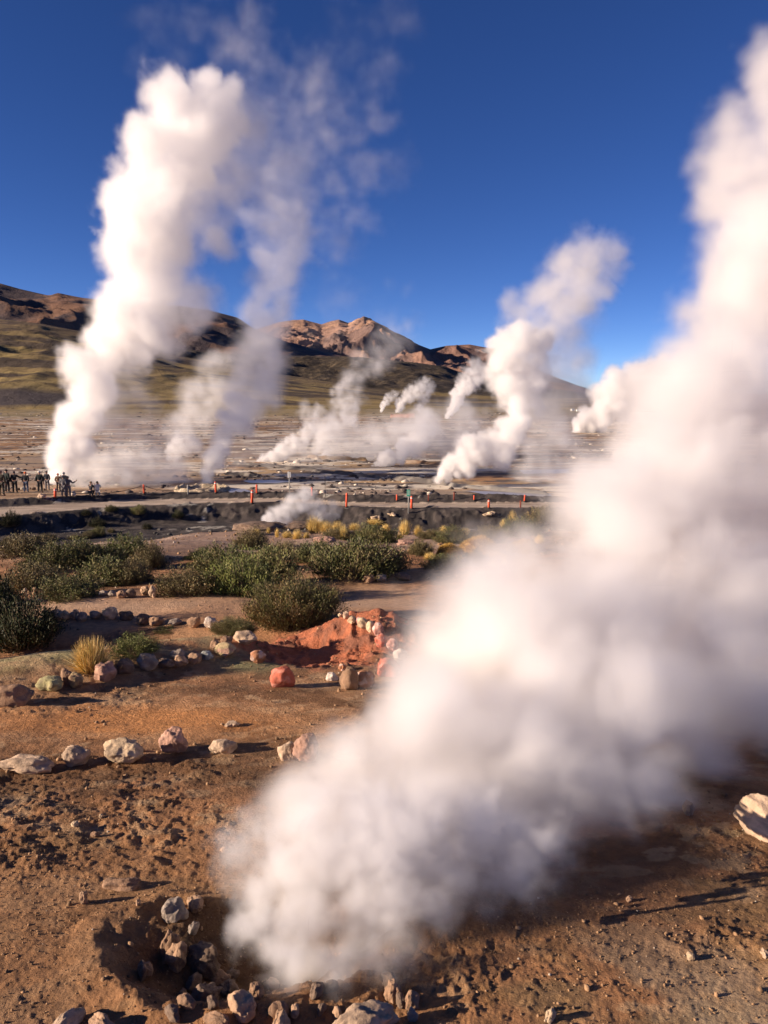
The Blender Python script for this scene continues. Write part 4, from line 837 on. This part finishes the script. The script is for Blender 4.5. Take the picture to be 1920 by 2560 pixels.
#STEAM
# ------------------------------------------------------------------ steam: real scattering volumes
def steam_mat(name, aniso=.3, col=(.997, .99, .985)):
    m = bpy.data.materials.new(name); m.use_nodes = True; n = m.node_tree; n.nodes.clear()
    o = n.nodes.new('ShaderNodeOutputMaterial'); v = n.nodes.new('ShaderNodeVolumePrincipled')
    v.inputs['Density'].default_value = 1.0; v.inputs['Color'].default_value = (*col, 1); v.inputs['Anisotropy'].default_value = aniso
    n.links.new(v.outputs[0], o.inputs['Volume']); return m
M_steam = steam_mat('steam')
def plume(label, puffs, K=4.0, soft=.45, A=1.1, warp=.45, nscale=1.0, res=130, seed=1, chain=True, jit=.28, per=5, detail=5, big=(.45, .75), near=1.0):
    """puffs: (px, row, distance, radius in photo px, thickness) turned into real spheres of steam"""
    rs = np.random.RandomState(seed); C_, R_, D_ = [], [], []
    for px, row, Y, rp, dn in puffs:
        p = at(px, row, Y * near); dist = p[1] * cp + (H - p[2]) * sp; C_.append(p); R_.append(rp * dist / F); D_.append(dn)
    C_, R_, D_ = np.array(C_), np.array(R_), np.array(D_); P_, RR, DD = [C_], [R_], [D_]
    if chain:
        for i in range(len(C_) - 1):
            L = np.linalg.norm(C_[i + 1] - C_[i]); n = max(1, int(L / min(R_[i], R_[i + 1]) * 2))
            for t in (np.arange(n) + .5) / n:
                r = R_[i] * (1 - t) + R_[i + 1] * t
                P_.append((C_[i] * (1 - t) + C_[i + 1] * t + rs.normal(size=3) * r * .12)[None]); RR.append(np.array([r])); DD.append(np.array([D_[i] * (1 - t) + D_[i + 1] * t]))
    P_, RR, DD = np.concatenate(P_), np.concatenate(RR), np.concatenate(DD); b0 = len(P_); EP, ER, ED = [P_], [RR], [DD]
    for k in range(per):                                  # side billows
        d = rs.normal(size=(b0, 3)); d /= np.linalg.norm(d, axis=1, keepdims=True)
        EP.append(P_ + d * (RR * jit * 2.0)[:, None]); ER.append(RR * rs.uniform(big[0], big[1], b0)); ED.append(DD * rs.uniform(.8, 1.1, b0))
    P_, RR, DD = np.concatenate(EP), np.concatenate(ER), np.concatenate(ED)
    o0 = np.array([C_[0][0], C_[0][1], hz(C_[0][0], C_[0][1])]); P_ = P_ - o0
    lo = (P_ - RR[:, None] * 1.25).min(0); hi = (P_ + RR[:, None] * 1.25).max(0); lo[2] = max(lo[2], -.6 * max(R_[0], .3))
    me = bpy.data.meshes.new('steam_puffs'); me.from_pydata([tuple(p) for p in P_], [], [])
    for nm, arr in (('rad', RR), ('dens', DD)):
        a = me.attributes.new(nm, 'FLOAT', 'POINT'); a.data.foreach_set('value', arr.astype(np.float32))
    src = bpy.data.objects.new('steam_puffs', me)          # only read by the node group, not part of the scene
    vd = bpy.data.volumes.new('steam'); vd.materials.append(M_steam); ob = bpy.data.objects.new('steam_plume', vd)
    g = bpy.data.node_groups.new('steam', 'GeometryNodeTree'); g.interface.new_socket('Geometry', in_out='OUTPUT', socket_type='NodeSocketGeometry')
    N = lambda t, **k: g.nodes.new(t); L = g.links.new
    def vm(op, a, b=None, sc=None):
        n = N('ShaderNodeVectorMath'); n.operation = op
        for i, v in enumerate((a, b)):
            if v is None: continue
            if hasattr(v, 'is_output'): L(v, n.inputs[i])
            else: n.inputs[i].default_value = v
        if sc is not None:
            if hasattr(sc, 'is_output'): L(sc, n.inputs['Scale'])
            else: n.inputs['Scale'].default_value = sc
        return n.outputs['Value'] if op in ('DISTANCE', 'LENGTH') else n.outputs['Vector']
    def ma(op, a, b=0.0, c=None):
        n = N('ShaderNodeMath'); n.operation = op
        for i, v in enumerate((a, b, c)):
            if v is None: continue
            if hasattr(v, 'is_output'): L(v, n.inputs[i])
            else: n.inputs[i].default_value = v
        return n.outputs[0]
    oi = N('GeometryNodeObjectInfo'); oi.inputs[0].default_value = src; geo = oi.outputs['Geometry']
    go = N('NodeGroupOutput'); pos = N('GeometryNodeInputPosition').outputs[0]
    def sample(field, idx, typ='FLOAT'):
        s = N('GeometryNodeSampleIndex'); s.data_type = typ; L(geo, s.inputs[0]); L(field, s.inputs[1]); L(idx, s.inputs['Index']); return s.outputs[0]
    def attr(nm):
        a = N('GeometryNodeInputNamedAttribute'); a.data_type = 'FLOAT'; a.inputs[0].default_value = nm; return a.outputs[0]
    def noise(scale, det, vec, out='Fac', off=0, rough=.55):
        n = N('ShaderNodeTexNoise'); n.inputs['Detail'].default_value = det; n.inputs['Roughness'].default_value = rough
        if hasattr(scale, 'is_output'): L(scale, n.inputs['Scale'])
        else: n.inputs['Scale'].default_value = scale
        L(vm('ADD', vec, (off, off * 1.7, -off)), n.inputs['Vector']); return n.outputs[out]
    rm = float(np.median(R_)); f0 = nscale / rm
    n0 = N('GeometryNodeSampleNearest'); L(geo, n0.inputs[0]); L(pos, n0.inputs[1]); r0 = sample(attr('rad'), n0.outputs[0])
    wv = vm('SUBTRACT', noise(f0 * .9, 2, pos, 'Color', seed * 3.1), (.5, .5, .5))
    wp = vm('ADD', pos, vm('SCALE', wv, None, ma('MULTIPLY', r0, warp * 2)))
    n1 = N('GeometryNodeSampleNearest'); L(geo, n1.inputs[0]); L(wp, n1.inputs[1]); ix = n1.outputs[0]
    r1 = sample(attr('rad'), ix); c1 = sample(N('GeometryNodeInputPosition').outputs[0], ix, 'FLOAT_VECTOR'); d1 = sample(attr('dens'), ix)
    s = ma('SUBTRACT', 1.0, ma('DIVIDE', vm('DISTANCE', wp, c1), r1))
    nz = noise(f0 * 1.6, detail, pos, 'Fac', seed * 1.3, .6)
    s = ma('ADD', s, ma('MULTIPLY', ma('SUBTRACT', nz, .52), A))
    mr = N('ShaderNodeMapRange'); mr.interpolation_type = 'SMOOTHSTEP'; L(s, mr.inputs[0]); mr.inputs[1].default_value = 0.02; mr.inputs[2].default_value = soft
    dn = ma('MULTIPLY', ma('MULTIPLY', mr.outputs[0], ma('DIVIDE', ma('MULTIPLY', d1, K), r1)), ma('MULTIPLY_ADD', nz, 1.6, .2))
    dn = ma('MULTIPLY', dn, ma('LESS_THAN', vm('DISTANCE', pos, c1), ma('MULTIPLY', r1, 1.6)))
    vc = N('GeometryNodeVolumeCube'); L(dn, vc.inputs['Density']); vc.inputs['Min'].default_value = tuple(lo); vc.inputs['Max'].default_value = tuple(hi)
    sz = hi - lo; vox = sz.max() / res
    for k, q in zip(('Resolution X', 'Resolution Y', 'Resolution Z'), sz): vc.inputs[k].default_value = max(8, int(q / vox))
    sm = N('GeometryNodeSetMaterial'); sm.inputs[2].default_value = M_steam; L(vc.outputs[0], sm.inputs[0]); L(sm.outputs[0], go.inputs[0])
    md = ob.modifiers.new('steam_density', 'NODES'); md.node_group = g
    ob.location = o0
    put(ob, None, label, 'steam', 'steam plumes rising from the field'); return ob

plume('tall thick white steam column on the left behind the standing people', [
    (150, 1222, 68, 30, 1), (158, 1180, 68, 46, 1), (180, 1110, 68, 62, 1), (205, 1040, 68, 74, 1), (225, 975, 68, 84, 1), (255, 905, 69, 88, 1), (305, 840, 69, 115, 1), (330, 760, 70, 145, 1),
    (350, 680, 70, 140, 1), (345, 600, 71, 135, 1), (385, 520, 71, 140, 1), (425, 440, 72, 145, 1), (455, 370, 73, 150, .9), (495, 310, 74, 135, .8), (560, 280, 75, 95, .5), (520, 220, 75, 80, .45)], K=2.6, res=210, seed=3, per=3, A=1.5, soft=.6, jit=.22)
plume('grey shaded lobe hanging on the right side of the tall steam column', [(430, 830, 72, 85, .4), (460, 740, 72, 110, .6), (430, 650, 72, 100, .5), (500, 560, 73, 120, .35), (560, 440, 74, 120, .28), (600, 330, 75, 110, .22)], K=2.0, res=110, seed=5, soft=.9, A=1.6)
plume('thin steam spread over the ground right of the tall column', [(210, 1200, 67, 60, .45), (280, 1185, 67, 80, .5), (360, 1190, 68, 70, .4), (430, 1200, 69, 55, .35), (330, 1100, 69, 90, .16), (270, 1010, 69, 80, .2), (300, 920, 70, 80, .18), (400, 1100, 70, 80, .12)], K=2.0, res=100, seed=7, soft=1.1)
plume('second tall greyish steam column left of the centre', [(515, 1207, 69, 22, 1), (528, 1160, 69, 32, .9), (550, 1105, 69, 42, .8), (580, 1050, 69.5, 54, .75), (605, 1010, 73, 65, .6), (645, 960, 74, 105, .5), (660, 880, 75, 115, .5), (655, 800, 76, 110, .42), (690, 720, 77, 110, .3), (725, 640, 78, 120, .28),
    (720, 560, 79, 140, .24), (690, 480, 80, 140, .17), (680, 400, 80, 150, .10)], K=2.0, res=150, seed=9, soft=.8, per=3, A=1.5, jit=.22)
plume('faint torn veil of steam drifting high in the sky', [(640, 380, 84, 150, 0.16), (700, 240, 84, 120, 0.13), (640, 120, 84, 90, 0.11), (560, 60, 84, 80, .06), (860, 300, 86, 130, 0.10), (880, 440, 86, 120, 0.14), (820, 580, 86, 110, 0.13), (400, 90, 84, 80, .04), (930, 60, 88, 90, .04), (850, 780, 86, 90, .05), (980, 780, 86, 70, .05)], K=2.0, res=140, seed=11, chain=False, A=2.6, soft=1.6, per=7, jit=.5, warp=.8)
plume('small puff of steam left of the second column', [(430, 1140, 75, 24, .4), (440, 1112, 75, 34, .5), (480, 1105, 75, 32, .5)], K=2, res=60, seed=13, soft=.7)
plume('dim patch of steam left of the second column above the small puff', [(480, 1030, 80, 80, .25), (540, 980, 80, 80, .3), (540, 920, 80, 60, .2), (450, 1060, 80, 60, .2)], K=2.4, res=80, seed=15, soft=1)
plume('bright double steam column right of the centre', [(1095, 1197, 66, 20, 1), (1130, 1178, 66, 38, 1), (1175, 1150, 66, 52, 1), (1200, 1112, 66, 52, 1), (1250, 1120, 66.5, 60, .7), (1285, 1060, 67, 70, .9), (1285, 980, 68, 78, .9), (1275, 900, 68, 80, 1), (1320, 850, 69, 72, 1), (1310, 930, 69, 80, .8)], K=2.6, res=180, seed=17, soft=.65, A=1.8, per=3, jit=.22, warp=.6)
plume('soft upper head of the bright steam column', [(1350, 800, 71, 90, .5), (1400, 740, 72, 105, .5), (1440, 690, 73, 110, .5), (1470, 640, 74, 95, .5), (1500, 680, 74, 75, .4), (1300, 780, 72, 70, .3)], K=1.6, res=100, seed=19, soft=.9, A=1.5)
plume('grey veil of steam right of the bright column', [(1340, 1180, 70, 60, .5), (1370, 1130, 71, 90, .5), (1380, 1050, 73, 105, .5), (1400, 960, 74, 105, .5), (1430, 860, 75, 95, .45), (1450, 780, 76, 80, .25)], K=1.5, res=90, seed=21, soft=1.2)
plume('slim steam jet far out left of the bright column', [(1116, 1047, 250, 7, 1), (1130, 1025, 250, 13, 1), (1145, 995, 250, 20, .9), (1165, 965, 250, 28, .7), (1195, 935, 250, 40, .4)], K=2.4, res=90, seed=23, soft=.75, A=1.6)
plume('fan of steam far out at the foot of the dark hill', [(993, 1032, 330, 6, 1), (1005, 1008, 330, 15, .9), (1030, 985, 330, 26, .6), (1065, 965, 330, 28, .4), (1045, 1015, 330, 15, .4)], K=2.0, res=80, seed=25, soft=.9, A=1.5)
plume('tiny steam jet left of the far fan', [(953, 1028, 330, 4, 1), (958, 1014, 330, 8, 1), (968, 1002, 330, 14, .4), (985, 990, 330, 18, .2)], K=2, res=50, seed=27, soft=.8)
plume('small bright curling steam puff before the bright column', [(935, 1182, 86, 14, .9), (955, 1164, 86, 20, .8), (972, 1146, 86, 24, .8), (1000, 1138, 86, 24, .6), (1020, 1115, 87, 32, .45), (1045, 1080, 88, 50, .3), (1070, 1050, 88, 50, .18)], K=2.4, res=90, seed=29, soft=.5, A=1.5)
plume('low steam cone behind the dark dike', [(655, 1157, 92, 15, .8), (690, 1142, 92, 28, .7), (725, 1120, 92, 32, .6), (750, 1100, 92, 32, .4), (770, 1075, 92, 26, .3)], K=2.2, res=80, seed=31, soft=.7, A=1.5)
plume('pair of round steam puffs in the middle of the plain', [(790, 1075, 115, 40, .4), (785, 1035, 115, 42, .5), (830, 1062, 115, 42, .45), (880, 1050, 115, 42, .45), (885, 1010, 115, 42, .5), (850, 990, 115, 42, .5), (865, 970, 115, 32, .4)], K=1.6, res=110, seed=33, chain=False, soft=1, A=1.9, warp=.65)
plume('ragged steam wisp rising across the dark hill', [(880, 960, 120, 40, .25), (920, 910, 120, 55, .22), (960, 880, 121, 60, .18), (1010, 830, 122, 60, .08)], K=1.8, res=80, seed=35, soft=1.2, A=1.8)
plume('broad grey steam bank in the middle of the plain', [(920, 1120, 95, 60, .4), (960, 1090, 95, 65, .4), (1010, 1110, 95, 65, .4), (1060, 1090, 96, 60, .45), (1110, 1110, 97, 65, .3), (860, 1130, 95, 60, .22), (1150, 1060, 100, 80, .3), (1220, 1160, 97, 70, .35), (800, 1150, 95, 60, .2)], K=2.2, res=100, seed=37, soft=1.1, A=1.6)
plume('steam bank at the far right behind the near steam', [(1440, 1078, 160, 14, 1), (1460, 1060, 160, 28, 1), (1500, 1045, 160, 42, .9), (1520, 1000, 161, 52, .8), (1545, 960, 162, 56, .8), (1590, 990, 163, 75, .8), (1650, 960, 165, 85, .8)], K=3, res=110, seed=39, soft=.55, A=1.5)
plume('small steam puff rising from the ditch before the path', [(668, 1297, 40, 18, .7), (700, 1282, 40.5, 30, .6), (735, 1262, 41, 36, .5), (760, 1238, 41.5, 34, .4), (790, 1270, 41.5, 40, .25), (830, 1275, 42, 36, .15)], K=1.8, res=80, seed=41, soft=.8, A=1.5)
plume('huge near steam cloud pouring from the vent and filling the right side', [
    (1050, 2180, 2.9, 190, .9), (800, 2050, 3.1, 165, .6), (950, 2020, 3.2, 260, 1), (1150, 2040, 3.15, 240, 1),
    (1350, 1990, 3.35, 240, 1), (1520, 1980, 3.4, 220, .9), (1620, 2020, 3.5, 130, .6), (1250, 2110, 3.1, 160, .6), (1120, 1850, 3.7, 270, 1), (1320, 1820, 3.8, 300, 1), (1520, 1830, 3.9, 270, 1), (1030, 1800, 4.2, 170, .4), (1220, 1620, 4.6, 250, 1), (1450, 1600, 4.8, 310, 1),
    (1700, 1700, 4.7, 280, .8), (1860, 1790, 4.6, 240, .8), (1680, 1900, 4.1, 170, .5), (2000, 1830, 4.5, 200, .7), (1360, 1490, 5.4, 220, .7), (1200, 1520, 5.6, 150, .25), (1560, 1400, 5.7, 310, 1), (1800, 1500, 5.4, 290, .9), (1530, 1240, 6.4, 190, .8), (1740, 1200, 6.6, 300, 1), (1690, 1010, 7.2, 200, .8), (1860, 980, 7.4, 260, 1), (1850, 800, 8.1, 190, .9), (1960, 700, 8.5, 240, 1), (2000, 1200, 6.6, 300, 1), (2000, 1500, 5.8, 250, 1)],
    K=5.0, res=210, seed=43, chain=False, soft=1.15, A=1.0, per=3, jit=.2, warp=.38, nscale=1.5, big=(.6, .9))
plume('paler head of the near steam cloud against the sky at the right edge', [(1900, 600, 8.8, 160, .6), (1850, 440, 9.2, 135, .6), (1800, 480, 9.2, 100, .5), (1900, 340, 9.6, 150, .7), (2000, 400, 9.6, 200, 1), (2020, 250, 10, 180, .8), (1770, 640, 8.8, 90, .2), (2150, 600, 9, 300, 1), (2150, 100, 10.5, 250, 1)], K=2, res=100, seed=45, chain=False, soft=.8, A=1.5)
plume('dense white steam boiling out of the near vent at the bottom', [(720, 2430, 2.35, 85, .35), (830, 2440, 2.38, 95, .35), (950, 2400, 2.42, 120, .35), (640, 2330, 2.55, 90, .45), (760, 2310, 2.6, 140, .7), (900, 2290, 2.65, 160, .75), (1030, 2270, 2.7, 130, .35), (630, 2220, 2.75, 105, .5),
    (760, 2190, 2.85, 160, .9), (900, 2170, 2.9, 200, 1), (1060, 2190, 2.9, 170, .6), (670, 2100, 2.95, 130, .4), (820, 2070, 3.05, 180, .9), (960, 2070, 3.1, 200, 1), (1150, 2200, 2.95, 150, .45), (1240, 2140, 3.05, 160, .55), (1350, 2110, 3.1, 130, .4)], K=3.4, res=180, seed=47, chain=False, soft=1.2, A=1.25, per=4, jit=.26, warp=.6, nscale=1.6, near=.9, big=(.55, .85))
plume('low haze of steam creeping over the plain between the jets', [(200, 1150, 72, 60, .2), (330, 1150, 74, 70, .22), (450, 1160, 76, 60, .25), (560, 1150, 80, 60, .25), (680, 1120, 85, 60, .25), (800, 1120, 90, 60, .28), (900, 1090, 95, 70, .28), (1010, 1060, 100, 70, .28), (1120, 1060, 105, 70, .3), (1230, 1080, 110, 70, .3), (1330, 1120, 115, 60, .3), (1430, 1120, 120, 60, .3)], K=.9, res=150, seed=53, soft=1.5, A=2.2, warp=.7, per=3)
plume('thin wisp linking the round puffs to the ground behind the dike', [(820, 1140, 100, 18, .5), (800, 1110, 101, 28, .5), (815, 1080, 103, 36, .4), (860, 1060, 105, 45, .3)], K=1.8, res=70, seed=55, soft=.9, A=1.6)
